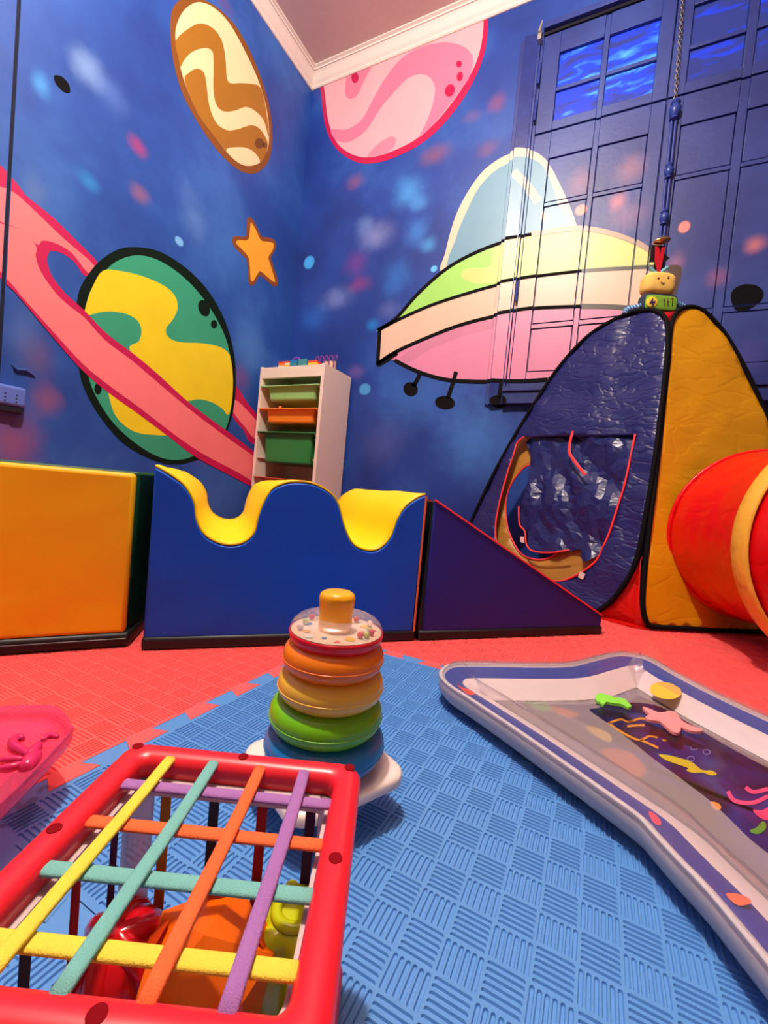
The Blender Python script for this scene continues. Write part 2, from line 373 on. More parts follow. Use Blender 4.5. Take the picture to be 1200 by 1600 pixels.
def film_mat(name, strength, seed, cov):
    m, nt, b = new_mat(name)
    g = N(nt, 'ShaderNodeNewGeometry')
    mp = N(nt, 'ShaderNodeMapping'); mp.inputs['Scale'].default_value = (4, 4, 13); mp.inputs['Location'].default_value = (seed, 0, 0); mp.inputs['Rotation'].default_value = (0, 0.25, 0)
    nt.links.new(g.outputs['Position'], mp.inputs['Vector'])
    nz = N(nt, 'ShaderNodeTexNoise'); nz.inputs['Scale'].default_value = 1.6; nz.inputs['Detail'].default_value = 6; nz.inputs['Distortion'].default_value = 0.8
    nt.links.new(mp.outputs[0], nz.inputs['Vector'])
    cr = N(nt, 'ShaderNodeValToRGB'); e = cr.color_ramp.elements
    e[0].position = cov; e[0].color = S(40, 55, 130); e[1].position = cov+0.36; e[1].color = S(80, 170, 255)
    k = e.new(cov+0.15); k.color = S(20, 60, 240)
    nt.links.new(nz.outputs['Fac'], cr.inputs[0]); nt.links.new(cr.outputs[0], b.inputs['Base Color'])
    nt.links.new(cr.outputs[0], b.inputs['Emission Color']); b.inputs['Emission Strength'].default_value = strength
    b.inputs['Roughness'].default_value = 0.25
    return m
FILM = film_mat('blue_backlit_film', 0.22, 0.0, 0.36)
FILM2 = film_mat('blue_backlit_film_dim', 0.10, 3.7, 0.54)
leaf([(-0.355, -0.178), (-0.157, 0.028)], -0.426, 0.078, 0)
leaf([(0.138, 0.317), (0.347, 0.530)], 0.083, 0.60, 1)
leaf([(0.68, 0.86), (0.89, 1.04)], 0.605, 1.10, 1)
wpiece('sill', -0.45, 1.12, 0.79, 0.862, 0.034, bev=0.004)
wpiece('sill_bead', -0.45, 1.12, 0.845, 0.868, 0.044, bev=0.004)
# espagnolette bolt, brackets, chain
M_BOLT = plain('painted_iron', S(42, 62, 140), 0.35, bump=0.2, bscale=120)
m = MB()
for dx in (-0.0065, 0.0065): m.tube([(0.111+dx, YR-0.034, 1.965), (0.121+dx, YR-0.034, 1.20)], 0.005, 8)
m.build('bolt_rod', M_BOLT, W1, smooth=True)
for zc, s in ((1.935, 1.0), (1.70, 0.8), (1.52, 0.8)):
    m = MB(); xc = 0.111+(1.965-zc)*0.013
    pf = [(0.004, -0.042), (0.016, -0.036), (0.011, -0.026), (0.020, -0.012), (0.021, 0.006), (0.013, 0.018), (0.018, 0.027), (0.009, 0.040), (0.002, 0.046)]
    m.lathe([(r*s, z*s) for r, z in pf], 16, (xc, YR-0.036, zc)); m.build('bolt_bracket', M_BOLT, W1, smooth=True)
m = MB()
for i in range(34):
    z = 1.985+i*0.0135; x = 0.108-(z-1.985)*0.035; c0 = Vector((x, YR-0.035, z))
    ring = []
    for k in range(8):
        a = 2*math.pi*k/8; q = Vector((math.cos(a)*0.0055, 0, math.sin(a)*0.009))
        if i % 2: q = Vector((0, q.x, q.z))
        ring.append(c0+q)
    m.tube(ring, 0.0017, 5, closed=True)
m.build('chain', plain('dull_steel', S(150, 140, 120), 0.4, metal=0.8), W1, smooth='all')
m = MB(); m.box(-0.452, -0.436, YR-0.05, YR-0.02, 2.40, 2.43); m.tube([(-0.446, YR-0.052, 2.425), (-0.438, YR-0.05, 2.475)], [0.008, 0.003], 8)
m.build('catch', plain('pale_steel', S(190, 185, 170), 0.35, metal=0.6), W1, smooth=True)
m = MB()
for z in (2.26, 2.10, 1.30): m.tube([(-0.432, YR-0.034, z-0.045), (-0.432, YR-0.034, z+0.045)], 0.006, 8)
m.build('hinge', M_BOLT, W1, smooth=True)

# ------------------------------------------------------------------ mural figures: flat coats of paint, laid over the relief they cross
def clip_rect(poly, x0, x1, z0, z1):
    def cl(P, ax, v, keep_gt):
        out = []
        for i in range(len(P)):
            a, b = P[i-1], P[i]
            ia = (a[ax] >= v) if keep_gt else (a[ax] <= v); ib = (b[ax] >= v) if keep_gt else (b[ax] <= v)
            if ia != ib:
                t = (v-a[ax])/(b[ax]-a[ax]); out.append((a[0]+(b[0]-a[0])*t, a[1]+(b[1]-a[1])*t))
            if ib: out.append(b)
        return out
    for ax, v, g in ((0, x0, True), (0, x1, False), (1, z0, True), (1, z1, False)):
        poly = cl(poly, ax, v, g)
        if len(poly) < 3: return []
    return poly
PAINT = {}
def paint_mat(rgb, rough=0.5):
    k = (rgb, rough)
    if k not in PAINT: PAINT[k] = plain('paint_%d_%d_%d' % rgb, S(*rgb), 0.8 if max(rgb) < 50 else rough, 0.15 if max(rgb) < 50 else 0.5, var=0.04, scale=8, bump=0.15, bscale=60)
    return PAINT[k]
def paint(name, wall, polys, rgb, layer, parent, smooth=4):
    """polys: list of pixel outlines on the wall"""
    m = MB()
    for P in polys:
        pts = spline(P, smooth) if smooth else [Vector(p) for p in P]
        if wall == 'L':
            q = [on_plane(p[0], p[1], 0, XL) for p in pts]; q = [(p.y, p.z) for p in q]
            for (y0, y1, d) in ((0.14, 0.6665, 0.006), (0.680, 0.7115, 0.004), (0.712, YR, 0.0)):
                c = clip_rect(q, y0, y1, 0.0, ZC-0.02)
                if c: m.add([(XL+d+0.0006+0.0003*layer, a, b) for a, b in c], [tuple(range(len(c)))])
        else:
            q = [on_plane(p[0], p[1], 1, YR) for p in pts]; q = [(p.x, p.z) for p in q]
            for (x0, x1, z0, z1, d, *sl) in [(XL, XB, 0.0, ZC-0.02, 0.0)]+win_rects:
                dd = (lambda a: d+(a-sl[1])*sl[0]) if sl else (lambda a: d)
                c = clip_rect(q, x0, x1, z0, z1)
                if c: m.add([(a, YR-dd(a)-0.0006-0.0003*layer, b) for a, b in c], [tuple(range(len(c)))])
    return m.build(name, paint_mat(rgb, 0.5 if wall == 'L' else 0.40), parent)
def ell(cx, cy, rx, ry, rot=0, n=14):
    c, s = math.cos(math.radians(rot)), math.sin(math.radians(rot))
    return [(cx+rx*math.cos(t)*c-ry*math.sin(t)*s, cy+rx*math.cos(t)*s+ry*math.sin(t)*c) for t in [2*math.pi*i/n for i in range(n)]]
def stroke(pts, w):
    """outline of a brush line"""
    P = [Vector(p) for p in spline(pts, 4, False)]; a = []; b = []
    for i in range(len(P)):
        t = P[min(i+1, len(P)-1)]-P[max(i-1, 0)]; nrm = Vector((-t.y, t.x)).normalized(); ww = w
        a.append(P[i]+nrm*ww/2); b.append(P[i]-nrm*ww/2)
    return a+b[::-1]

# --- brown striped planet (left wall)
c1 = lambda p: cp(p, 0, 0, 2.4)
bp_ = paint('painted_planet', 'L', [c1([(640, 60), (640, 150), (652, 240), (680, 340), (730, 440), (800, 545), (870, 620), (925, 650), (970, 645), (1008, 600), (1021, 520), (1010, 400), (965, 255), (905, 130), (840, 50), (770, 2), (700, -8), (660, 12)])], (128, 72, 12), 0, wl)
bp_['label'] = 'brown and cream striped egg-shaped planet painted near the ceiling'
inner = c1([(657, 140), (663, 90), (685, 45), (715, 18), (750, 8), (800, 28), (860, 88), (925, 205), (975, 320), (1003, 430), (1008, 530), (995, 580), (970, 613), (920, 622), (870, 592), (810, 520), (745, 432), (692, 310), (668, 215)])
paint('cream_ground', 'L', [inner], (240, 208, 160), 1, bp_)
band1 = c1([(658, 155), (700, 112), (750, 88), (800, 108), (832, 155), (845, 220), (854, 305), (900, 312), (945, 315), (978, 333), (1000, 430), (1007, 515), (985, 445), (930, 402), (880, 415), (840, 418), (812, 395), (800, 340), (800, 240), (795, 192), (765, 180), (720, 195), (690, 225), (677, 250), (668, 215)])
band2 = c1([(692, 305), (710, 272), (740, 258), (765, 275), (775, 330), (785, 400), (810, 460), (850, 488), (890, 485), (940, 470), (975, 485), (1003, 535), (995, 580), (970, 612), (920, 620), (870, 590), (810, 520), (745, 432)])
paint('brown_stripe', 'L', [band1], (158, 104, 20), 2, bp_); paint('brown_stripe', 'L', [band2], (158, 104, 20), 2, bp_)
paint('cream_patch', 'L', [c1([(848, 560), (900, 552), (940, 562), (968, 590), (970, 613), (920, 621), (878, 597)])], (240, 208, 160), 3, bp_)
paint('crater', 'L', [c1(ell(972, 538, 17, 20)), c1(ell(993, 545, 8, 10))], (105, 62, 14), 3, bp_)
# --- star
cs = lambda p: cp(p, 350, 330, 12)
st = paint('painted_star', 'L', [cs([(440, 130), (490, 120), (545, 165), (620, 300), (705, 470), (820, 490), (920, 525), (970, 600), (965, 700), (925, 780), (880, 870), (910, 980), (960, 1130), (1005, 1290), (1000, 1390), (930, 1410), (840, 1340), (700, 1220), (640, 1240), (580, 1360), (510, 1395), (460, 1330), (450, 1150), (430, 930), (350, 830), (220, 700), (155, 590), (160, 500), (220, 465), (330, 480), (415, 460), (420, 300)])], (138, 72, 10), 0, wl, 3)
st['label'] = 'small orange five-pointed star painted with a brown outline'
paint('star_fill', 'L', [cs([(500, 215), (530, 240), (600, 360), (690, 545), (800, 570), (905, 590), (930, 630), (915, 720), (840, 840), (835, 900), (880, 1040), (930, 1200), (955, 1310), (930, 1325), (820, 1240), (690, 1130), (650, 1145), (590, 1240), (545, 1310), (505, 1300), (490, 1180), (480, 980), (450, 850), (330, 710), (230, 610), (235, 560), (300, 542), (430, 545), (470, 480), (485, 350)])], (255, 172, 40), 1, st, 3)
# --- ringed planet
c4 = lambda p: cp(p, 0, 250, 3)
MG, PI_ = (196, 14, 82), (252, 128, 132)
ring = paint('painted_ring', 'L', [c4([(-420, -10), (-330, -130), (-200, -110), (-60, -20), (0, 30), (60, 92), (120, 165), (240, 262), (350, 370), (470, 500), (400, 545), (350, 480), (290, 437), (235, 425), (215, 440), (60, 460), (-200, 330), (-380, 130)]),
                                  c4([(1085, 1050), (1120, 1075), (1160, 1140), (1260, 1260), (1300, 1350), (1180, 1330), (1140, 1265), (1085, 1190)])], MG, 0, wl, 3)
ring['label'] = 'far side of the pink ring with a crimson outline'
paint('pink_fill', 'L', [c4([(-370, 0), (-310, -75), (-190, -40), (-60, 78), (0, 128), (40, 140), (110, 190), (190, 265), (300, 370), (445, 498), (412, 530), (340, 440), (270, 395), (200, 378), (165, 405), (0, 420), (-180, 300), (-340, 110)]),
                         c4([(1100, 1125), (1150, 1165), (1230, 1260), (1250, 1340), (1185, 1300), (1150, 1255), (1092, 1180)])], PI_, 1, ring, 3)
pl_ = paint('painted_planet', 'L', [c4([(360, 660), (375, 600), (410, 540), (455, 485), (520, 435), (590, 410), (680, 412), (760, 435), (850, 490), (930, 560), (1000, 650), (1060, 770), (1095, 900), (1105, 1020), (1097, 1150), (1072, 1250), (1040, 1320), (985, 1385), (910, 1410), (850, 1425), (780, 1425), (700, 1400), (600, 1345), (520, 1270), (440, 1160), (390, 1060), (370, 980), (358, 850), (354, 750)])], (8, 26, 16), 2, wl)
pl_['label'] = 'large green and yellow planet painted with a thick dark outline'
paint('green_ground', 'L', [c4([(400, 690), (430, 600), (500, 512), (560, 468), (640, 447), (730, 465), (830, 525), (920, 610), (1000, 720), (1055, 830), (1080, 930), (1090, 1030), (1085, 1140), (1060, 1255), (1005, 1335), (905, 1388), (840, 1405), (770, 1400), (690, 1365), (600, 1300), (520, 1220), (450, 1110), (415, 1020), (398, 900), (395, 780)])], (52, 162, 124), 3, pl_)
paint('yellow_band', 'L', [c4([(396, 720), (405, 670), (430, 600), (480, 520), (560, 520), (650, 540), (730, 570), (790, 605), (825, 650), (830, 700), (810, 745), (780, 785), (778, 812), (800, 840), (850, 855), (930, 858), (1010, 870), (1058, 893), (1080, 930), (1091, 1030), (1085, 1140), (1068, 1195), (1040, 1165), (990, 1135), (930, 1122), (870, 1130), (800, 1110), (610, 900), (650, 850), (662, 800), (645, 755), (600, 725), (540, 712), (480, 712), (425, 725)])], (238, 216, 24), 4, pl_)
paint('yellow_band', 'L', [c4([(512, 1070), (518, 1140), (545, 1205), (600, 1258), (660, 1282), (740, 1290), (800, 1295), (850, 1320), (908, 1386), (820, 1270), (600, 1060)])], (238, 216, 24), 4, pl_)
paint('crater', 'L', [c4(ell(955, 695, 26, 40, -20)), c4(ell(1002, 770, 15, 20)), c4(ell(458, 1072, 17, 27))], (8, 26, 16), 5, pl_)
fr_ = paint('painted_ring', 'L', [c4([(-400, 60), (-250, 60), (-60, 260), (100, 330), (165, 392), (225, 425), (218, 470), (240, 540), (300, 620), (390, 702), (500, 815), (620, 905), (740, 1005), (870, 1125), (1000, 1225), (1090, 1290), (1200, 1375), (1300, 1440), (1300, 1620), (1200, 1545), (1100, 1490), (920, 1395), (800, 1305), (640, 1185), (500, 1085), (370, 972), (200, 775), (90, 645), (0, 560), (-150, 420), (-330, 220)])], MG, 6, wl, 3)
fr_['label'] = 'near side of the pink ring crossing in front of the planet'
paint('pink_fill', 'L', [c4([(-360, 40), (-250, 60), (-60, 270), (100, 330), (168, 405), (165, 450), (190, 525), (260, 625), (330, 690), (395, 740), (490, 845), (610, 935), (740, 1045), (870, 1155), (1000, 1255), (1175, 1380), (1300, 1460), (1300, 1570), (1120, 1468), (940, 1372), (800, 1275), (640, 1152), (500, 1050), (380, 950), (200, 752), (100, 640), (0, 530), (-140, 395), (-310, 190)])], PI_, 7, fr_, 3)
# --- black spot
paint('black_blot', 'L', [cp([(450, 632), (500, 632), (550, 670), (580, 720), (582, 772), (540, 772), (490, 730), (460, 690)], 0, 0, 5.335)], (3, 4, 8), 0, wl)['label'] = 'small black seed-shaped paint blot'
# --- pink planet under the cornice
c2 = lambda p: cp(p, 400, 0, 2.667)
pp = paint('painted_planet', 'R', [c2([(275, 300), (273, 400), (288, 520), (320, 600), (370, 650), (435, 680), (505, 678), (580, 655), (680, 605), (770, 530), (855, 425), (920, 310), (957, 200), (968, 70), (960, -60), (800, -160), (400, 100)])], (190, 8, 72), 0, wr)
pp['label'] = 'pale pink planet with rose swirls painted just under the cornice'
paint('pink_ground', 'R', [c2([(290, 300), (289, 400), (303, 510), (335, 590), (380, 633), (440, 655), (500, 652), (570, 630), (660, 585), (750, 510), (832, 408), (900, 300), (936, 200), (949, 80), (940, -50), (800, -140), (400, 120)])], (246, 166, 172), 1, pp)
paint('rose_swirl', 'R', [c2([(313, 540), (380, 540), (440, 500), (480, 430), (530, 340), (600, 250), (680, 200), (770, 178), (840, 185), (890, 215), (905, 260), (885, 330), (825, 412), (750, 508), (682, 572), (715, 500), (740, 420), (745, 360), (720, 320), (680, 310), (630, 330), (580, 380), (520, 450), (470, 530), (420, 575), (370, 595), (330, 580)])], (226, 118, 146), 2, pp)
paint('rose_swirl', 'R', [c2([(378, 320), (372, 390), (390, 412), (420, 400), (450, 340), (490, 270), (545, 230), (480, 230), (400, 290)])], (222, 120, 146), 2, pp)
paint('rose_swirl', 'R', [c2([(465, 650), (510, 600), (560, 570), (583, 580), (575, 612), (545, 636), (500, 650)])], (232, 128, 150), 2, pp)
paint('crater', 'R', [c2(ell(413, 325, 15, 22)), c2(ell(846, 268, 12, 14)), c2(ell(850, 320, 13, 20, 10)), c2(ell(808, 378, 20, 27, 20))], (186, 8, 70), 3, pp)
# --- flying saucer
c6 = lambda p: cp(p, 570, 220, 2.449)
CRM, TAUPE, INK = (232, 202, 172), (150, 130, 112), (10, 8, 8)
sau = paint('painted_saucer', 'R', [c6([(300, 505), (308, 430), (340, 310), (380, 220), (440, 130), (500, 78), (560, 48), (610, 41), (660, 57), (705, 97), (745, 170), (782, 250), (808, 322), (800, 345), (700, 400), (500, 470)])], CRM, 0, wr)
sau['label'] = 'large flying saucer painted across the wall and the window'
paint('dome_glass', 'R', [c6([(330, 495), (350, 370), (390, 270), (430, 190), (480, 130), (540, 90), (590, 74), (640, 80), (682, 108), (715, 170), (745, 260), (775, 345), (600, 420)])], (112, 158, 178), 1, sau)
paint('glint', 'R', [c6(stroke([(572, 135), (620, 180), (665, 245)], 34)), c6(ell(692, 297, 17, 22, 20))], CRM, 2, sau)
hull_top = [(50, 725), (120, 680), (200, 590), (300, 500), (400, 440), (520, 392), (640, 368), (760, 347), (850, 345), (950, 365), (1040, 400), (1100, 440)]
line2 = [(55, 725), (130, 685), (250, 632), (370, 592), (500, 555), (640, 528), (830, 505), (960, 497), (1110, 492)]
line3 = [(55, 850), (120, 808), (250, 750), (370, 705), (500, 672), (640, 648), (830, 640), (960, 643), (1150, 660)]
belly = [(115, 840), (200, 882), (300, 912), (400, 921), (500, 922), (600, 924), (700, 918), (850, 890), (1000, 830), (1150, 700)]
paint('green_hull', 'R', [c6(hull_top+line2[::-1])], (160, 220, 100), 3, sau)
paint('pale_hull', 'R', [c6([(500, 402), (640, 368), (760, 350), (850, 350), (950, 370), (1040, 405), (1100, 445), (1110, 490), (960, 495), (830, 503), (640, 526), (520, 545), (420, 545), (370, 520), (390, 490), (480, 480)])], (206, 216, 122), 4, sau)
paint('cream_rim', 'R', [c6(line2+[(1150, 500), (1160, 655)]+line3[::-1])], (224, 192, 164), 5, sau)
paint('pink_belly', 'R', [c6(line3+belly[::-1])], (222, 138, 170), 6, sau)
paint('belly_shade', 'R', [c6([(130, 835), (250, 762), (370, 715), (500, 682), (500, 715), (370, 750), (250, 800), (170, 850)])], (206, 130, 158), 7, sau)
paint('ink_line', 'R', [c6(stroke(hull_top[:7], 12)), c6(stroke(line2[:7], 12)), c6(stroke(line3[:7], 14)), c6(stroke([(58, 722), (54, 790), (50, 858)], 14)), c6(stroke([(48, 858), (80, 840), (125, 812)], 18)),
                        c6(stroke(belly[:7], 14))], INK, 8, sau, 0)
paint('taupe_line', 'R', [c6(stroke(hull_top[6:], 20)), ], (176, 152, 128), 8, sau, 0)
paint('grey_line', 'R', [c6(stroke(line2[6:], 14)), c6(stroke(line3[6:], 20)), c6(stroke(belly[6:], 14))], (70, 62, 50), 8, sau, 0)
for lg, pad in (([(210, 895), (198, 920), (185, 940)], ell(176, 950, 28, 26, 30)), ([(350, 885), (335, 935), (318, 985)], ell(307, 1002, 38, 25, 5)), ([(527, 925), (522, 960), (518, 990)], ell(515, 1000, 33, 22))):
    paint('landing_leg', 'R', [c6(stroke(lg, 15)), c6(pad)], INK, 9, sau, 3)
paint('dark_end', 'R', [[(1043, 424), (1054, 417), (1064, 421), (1062, 440), (1052, 470), (1044, 480)]], (70, 45, 34), 3, sau)
paint('black_blot', 'R', [[(1140, 465), (1147, 453), (1162, 447), (1180, 449), (1191, 459), (1188, 472), (1176, 482), (1160, 490), (1146, 486)]], (4, 4, 10), 0, wr)['label'] = 'large round black paint blot beside the tent'

# ------------------------------------------------------------------ foam floor tiles with slotted basket pattern
CELL, NC, MARG = 0.0292, 20, 0.015
TL = CELL*NC+2*MARG
TX0, TY0 = -0.0973-12*CELL-MARG, 0.307+16*CELL+MARG-TL
def tile_mesh():
    V = []; Fc = []
    W, HL, hw, hl, e, dz = CELL/12, CELL/2, 0.00172, 0.01295, 0.0013, 0.0017
    st = [(hl-e, -hw), (hl, -hw*.45), (hl, hw*.45), (hl-e, hw), (-hl+e, hw), (-hl, hw*.45), (-hl, -hw*.45), (-hl+e, -hw)]
    ou = [(hl-e, -W), (HL, -W), (HL, W), (hl-e, W), (-hl+e, W), (-HL, W), (-HL, -W), (-hl+e, -W)]
    lo = [(x*0.975, y*0.6) for x, y in st]
    for i in range(NC):
        for j in range(NC):
            cx, cy = MARG+(i+.5)*CELL, MARG+(j+.5)*CELL
            rot = (i+j) % 2
            for k in range(6):
                oy = (k-2.5)*CELL/6; o = len(V)
                for lst, z in ((ou, 0.0), (st, 0.0), (lo, -dz)):
                    for x, y in lst:
                        y2 = y+oy
                        V.append((cx+x, cy+y2, z) if rot else (cx-y2, cy+x, z))
                for q in range(8):
                    r = (q+1) % 8
                    Fc.append((o+q, o+r, o+8+r, o+8+q)); Fc.append((o+8+q, o+8+r, o+16+r, o+16+q))
                Fc.append(tuple(o+16+q for q in range(8)))
    # interlocking teeth
    NT = 14
    a, dl_, hp = 0.0105, 0.0045, (TL-0.04)/NT
    edge = [(0.0, 0.0)]
    for j in range(NT):
        lv = a if j % 2 else -a
        t0, t1 = 0.02+j*hp, 0.02+(j+1)*hp
        edge += [(t0-dl_ if j else t0, lv), (t1+dl_ if j < NT-1 else t1, lv)]
    edge.append((TL, 0.0))
    g = 0.0004
    sides = [([(t, v+g) for t, v in edge], (0, 0)), ([(TL+v-g, t) for t, v in edge], 1), ([(t, TL+v-g) for t, v in edge][::-1], 2), ([(v+g, t) for t, v in edge][::-1], 3)]
    inn = [(MARG, MARG), (TL-MARG, MARG), (TL-MARG, TL-MARG), (MARG, TL-MARG)]
    for s_ in range(4):
        pts = sides[s_][0]; o = len(V)
        poly = pts+[inn[(s_+1) % 4], inn[s_]]
        V += [(x, y, 0.0) for x, y in poly]; Fc.append(tuple(range(o, o+len(poly))))
        o = len(V); n = len(pts)
        V += [(x, y, 0.0) for x, y in pts]+[(x, y, -0.0104) for x, y in pts]
        Fc += [(o+i, o+n+i, o+n+i+1, o+i+1) for i in range(n-1)]
    me = bpy.data.meshes.new('foam_tile'); me.from_pydata(V, [], Fc); me.update()
    return me
def eva(name, c, c2):
    m = plain(name, c, 0.36, var=0.03, scale=5, bump=0.12, bscale=500)
    return m
M_EB = eva('foam_blue', S(92, 150, 214), None); M_ER = eva('foam_red', S(246, 102, 100), None)
tm_b = tile_mesh(); tm_b.materials.append(M_EB); tm_r = tm_b.copy(); tm_r.materials[0] = M_ER
for i in range(-2, 3):
    for j in range(-1, 3):
        blue = (i == 0 and j == 0) or (i == 0 and j == -1) or (i == 1 and j == 0)
        o = bpy.data.objects.new('foam_tile', tm_b if blue else tm_r); COL.objects.link(o)
        o.parent = fl; o.location = (TX0+i*TL, TY0+j*TL, 0.0)

# ------------------------------------------------------------------ soft play blocks
M_CLOTH = lambda nm, c: plain(nm, c, 0.5, 0.35, var=0.05, scale=6, bump=0.35, bscale=9, bdist=0.012)
M_SB = M_CLOTH('blue_vinyl', S(4, 82, 204)); M_SY = M_CLOTH('yellow_vinyl', S(255, 212, 8)); M_SYD = M_CLOTH('amber_vinyl', S(255, 190, 8))
M_SG = M_CLOTH('green_vinyl', S(8, 70, 38)); M_SK = plain('black_vinyl', S(16, 13, 16), 0.5, bump=0.3, bscale=30); M_PIPE = plain('red_piping', S(230, 60, 70), 0.5)
M_SBR = M_CLOTH('indigo_vinyl', S(36, 40, 140))
db = Vector((0.683, 0.730, 0)).normalized(); nb = Vector((-db.y, db.x, 0))
P0 = Vector((-0.704, 0.505, 0)); DEPTH = 0.56
def front_sz(x, y):
    p = on_any(x, y, P0, nb); return (p-P0).dot(db), p.z
# wave block
wv = thing('wave_block', 'blue foam wave climbing block with yellow rolling top', 'soft block', P0+db*0.26+nb*0.28, 'row of foam play blocks')
wave_px = [(230, 727), (263, 740), (287, 758), (302, 783), (306, 810), (317, 833), (337, 847), (360, 852), (383, 847), (399, 830), (407, 799), (423, 767), (443, 756), (464, 753), (490, 756), (516, 770), (529, 788), (539, 824), (552, 850), (572, 860), (593, 858), (611, 840), (622, 811), (635, 791), (653, 778), (668, 773)]
wsz = [front_sz(*p) for p in wave_px]; wsz[0] = (-0.006, wsz[0][1]); wsz[-1] = (0.530, wsz[-1][1])
wc = [(p[0], p[1]) for p in spline(wsz, 4, False)]
def fw(s, z, w): return P0+db*s+nb*w+Vector((0, 0, z))
for nm, w0, w1 in (('front_panel', 0.0, 0.012), ('back_panel', DEPTH-0.012, DEPTH)):
    m = MB(); poly = [fw(-0.004, 0.022, w0)]+[fw(s, z-0.003, w0) for s, z in wc]+[fw(0.528, 0.022, w0)]
    m.prism(poly, nb*(w1-w0)); m.build(nm, M_SB, wv, bevel=0.004)
m = MB(); nW = 15; vs = []
for k in range(nW):
    w = 0.003+(DEPTH-0.006)*k/(nW-1)
    for i, (s, z) in enumerate(wc):
        n_ = noise.noise(Vector((s*9, w*7, 3.1)))*0.004
        vs.append(fw(s, z+0.001+(n_ if 0 < k < nW-1 else 0), w))
nn = len(wc)
m.add(vs, [(k*nn+i, k*nn+i+1, (k+1)*nn+i+1, (k+1)*nn+i) for k in range(nW-1) for i in range(nn-1)])
m.build('wave_top', M_SY, wv, smooth='all', solid=0.004)
for nm, s0, s1 in (('side_panel', -0.006, 0.004), ('side_panel', 0.520, 0.530)):
    m = MB(); m.prism([fw(s0, 0.022, 0.006), fw(s1, 0.022, 0.006), fw(s1, 0.322, 0.006), fw(s0, 0.322, 0.006)], nb*(DEPTH-0.012)); m.build(nm, M_SB, wv)
m = MB(); m.prism([fw(-0.008, 0.0, -0.004), fw(0.534, 0.0, -0.004), fw(0.534, 0.024, -0.004), fw(-0.008, 0.024, -0.004)], nb*(DEPTH+0.008)); m.build('base', M_SK, wv, bevel=0.006)
m = MB(); m.tube([fw(0.531, 0.022, -0.001), fw(0.5305, 0.18, -0.001), fw(0.530, 0.325, -0.001)], 0.0026, 8); m.build('piping', plain('orange_piping', S(225, 110, 60), 0.5), wv, smooth=True)
# ramp block
rp = thing('ramp_block', 'dark blue triangular foam ramp with red piping', 'soft block', P0+db*0.82+nb*0.28, 'row of foam play blocks')
s0, s1 = 0.553, 1.086
m = MB(); m.prism([fw(s0, 0.020, 0), fw(s1, 0.020, 0), fw(s1, 0.050, 0), fw(s0, 0.318, 0)], nb*0.012); m.build('front_panel', M_SBR, rp, bevel=0.003)
m = MB(); m.prism([fw(s0, 0.020, DEPTH-0.012), fw(s1, 0.020, DEPTH-0.012), fw(s1, 0.050, DEPTH-0.012), fw(s0, 0.318, DEPTH-0.012)], nb*0.012); m.build('back_panel', M_SBR, rp, bevel=0.003)
m = MB(); m.prism([fw(s0, 0.318, 0.010), fw(s1, 0.050, 0.010), fw(s1, 0.040, 0.010), fw(s0, 0.308, 0.010)], nb*(DEPTH-0.02)); m.build('slope', plain('red_vinyl', S(205, 30, 50), 0.45), rp)
m = MB(); m.prism([fw(s0-0.012, 0.012, 0.004), fw(s0+0.004, 0.012, 0.004), fw(s0+0.004, 0.316, 0.004), fw(s0-0.002, 0.316, 0.004)], nb*(DEPTH-0.01)); m.build('tall_end', plain('black_green_vinyl', S(10, 22, 18), 0.5), rp, bevel=0.003)
m = MB(); m.prism([fw(s1-0.006, 0.012, 0.006), fw(s1, 0.012, 0.006), fw(s1, 0.05, 0.006), fw(s1-0.006, 0.05, 0.006)], nb*(DEPTH-0.012)); m.build('toe', M_SBR, rp)
m = MB(); m.prism([fw(s0-0.010, 0.0, -0.004), fw(s1+0.003, 0.0, -0.004), fw(s1+0.003, 0.022, -0.004), fw(s0-0.010, 0.022, -0.004)], nb*(DEPTH+0.008)); m.build('base', M_SK, rp, bevel=0.005)
m = MB(); m.tube([fw(s0, 0.3185, 0.0), fw((s0+s1)/2, 0.1845, 0.0), fw(s1, 0.0505, 0.0)], 0.0024, 8); m.build('piping', M_PIPE, rp, smooth=True)
# yellow block
ya = floor_pt(195, 1010); yb = floor_pt(0, 1024); yd = (ya-yb).normalized(); yn = Vector((-yd.y, yd.x, 0)); YLEN = 0.62
yb0 = ya-yd*YLEN
yk = thing('cuboid_block', 'yellow fronted foam block with dark green sides', 'soft block', yb0+yd*0.3+yn*0.25, 'row of foam play blocks')
def fy(s, z, w): return yb0+yd*s+yn*w+Vector((0, 0, z))
YD = 0.50
m = MB(); m.prism([fy(0, 0.024, 0), fy(YLEN, 0.024, 0), fy(YLEN, 0.316, 0), fy(0, 0.316, 0)], yn*0.02); m.build('front_panel', M_SYD, yk, bevel=0.008, bseg=3)
m = MB(); m.prism([fy(0, 0.022, 0.016), fy(YLEN+0.004, 0.022, 0.016), fy(YLEN+0.030, 0.022, 0.10), fy(YLEN+0.066, 0.022, YD), fy(0, 0.022, YD)], (0, 0, 0.298)); m.build('body', M_SG, yk, bevel=0.006)
m = MB(); m.prism([fy(0, 0, -0.004), fy(YLEN+0.006, 0, -0.004), fy(YLEN+0.030, 0, 0.10), fy(YLEN+0.066, 0, YD), fy(0, 0, YD)], (0, 0, 0.026)); m.build('base', M_SK, yk, bevel=0.006)
m = MB(); m.tube([fy(0, 0.016, -0.005), fy(YLEN, 0.016, -0.005)], 0.0016, 6); m.build('zip', plain('grey_zip', S(50, 44, 46), 0.4), yk, smooth=True)

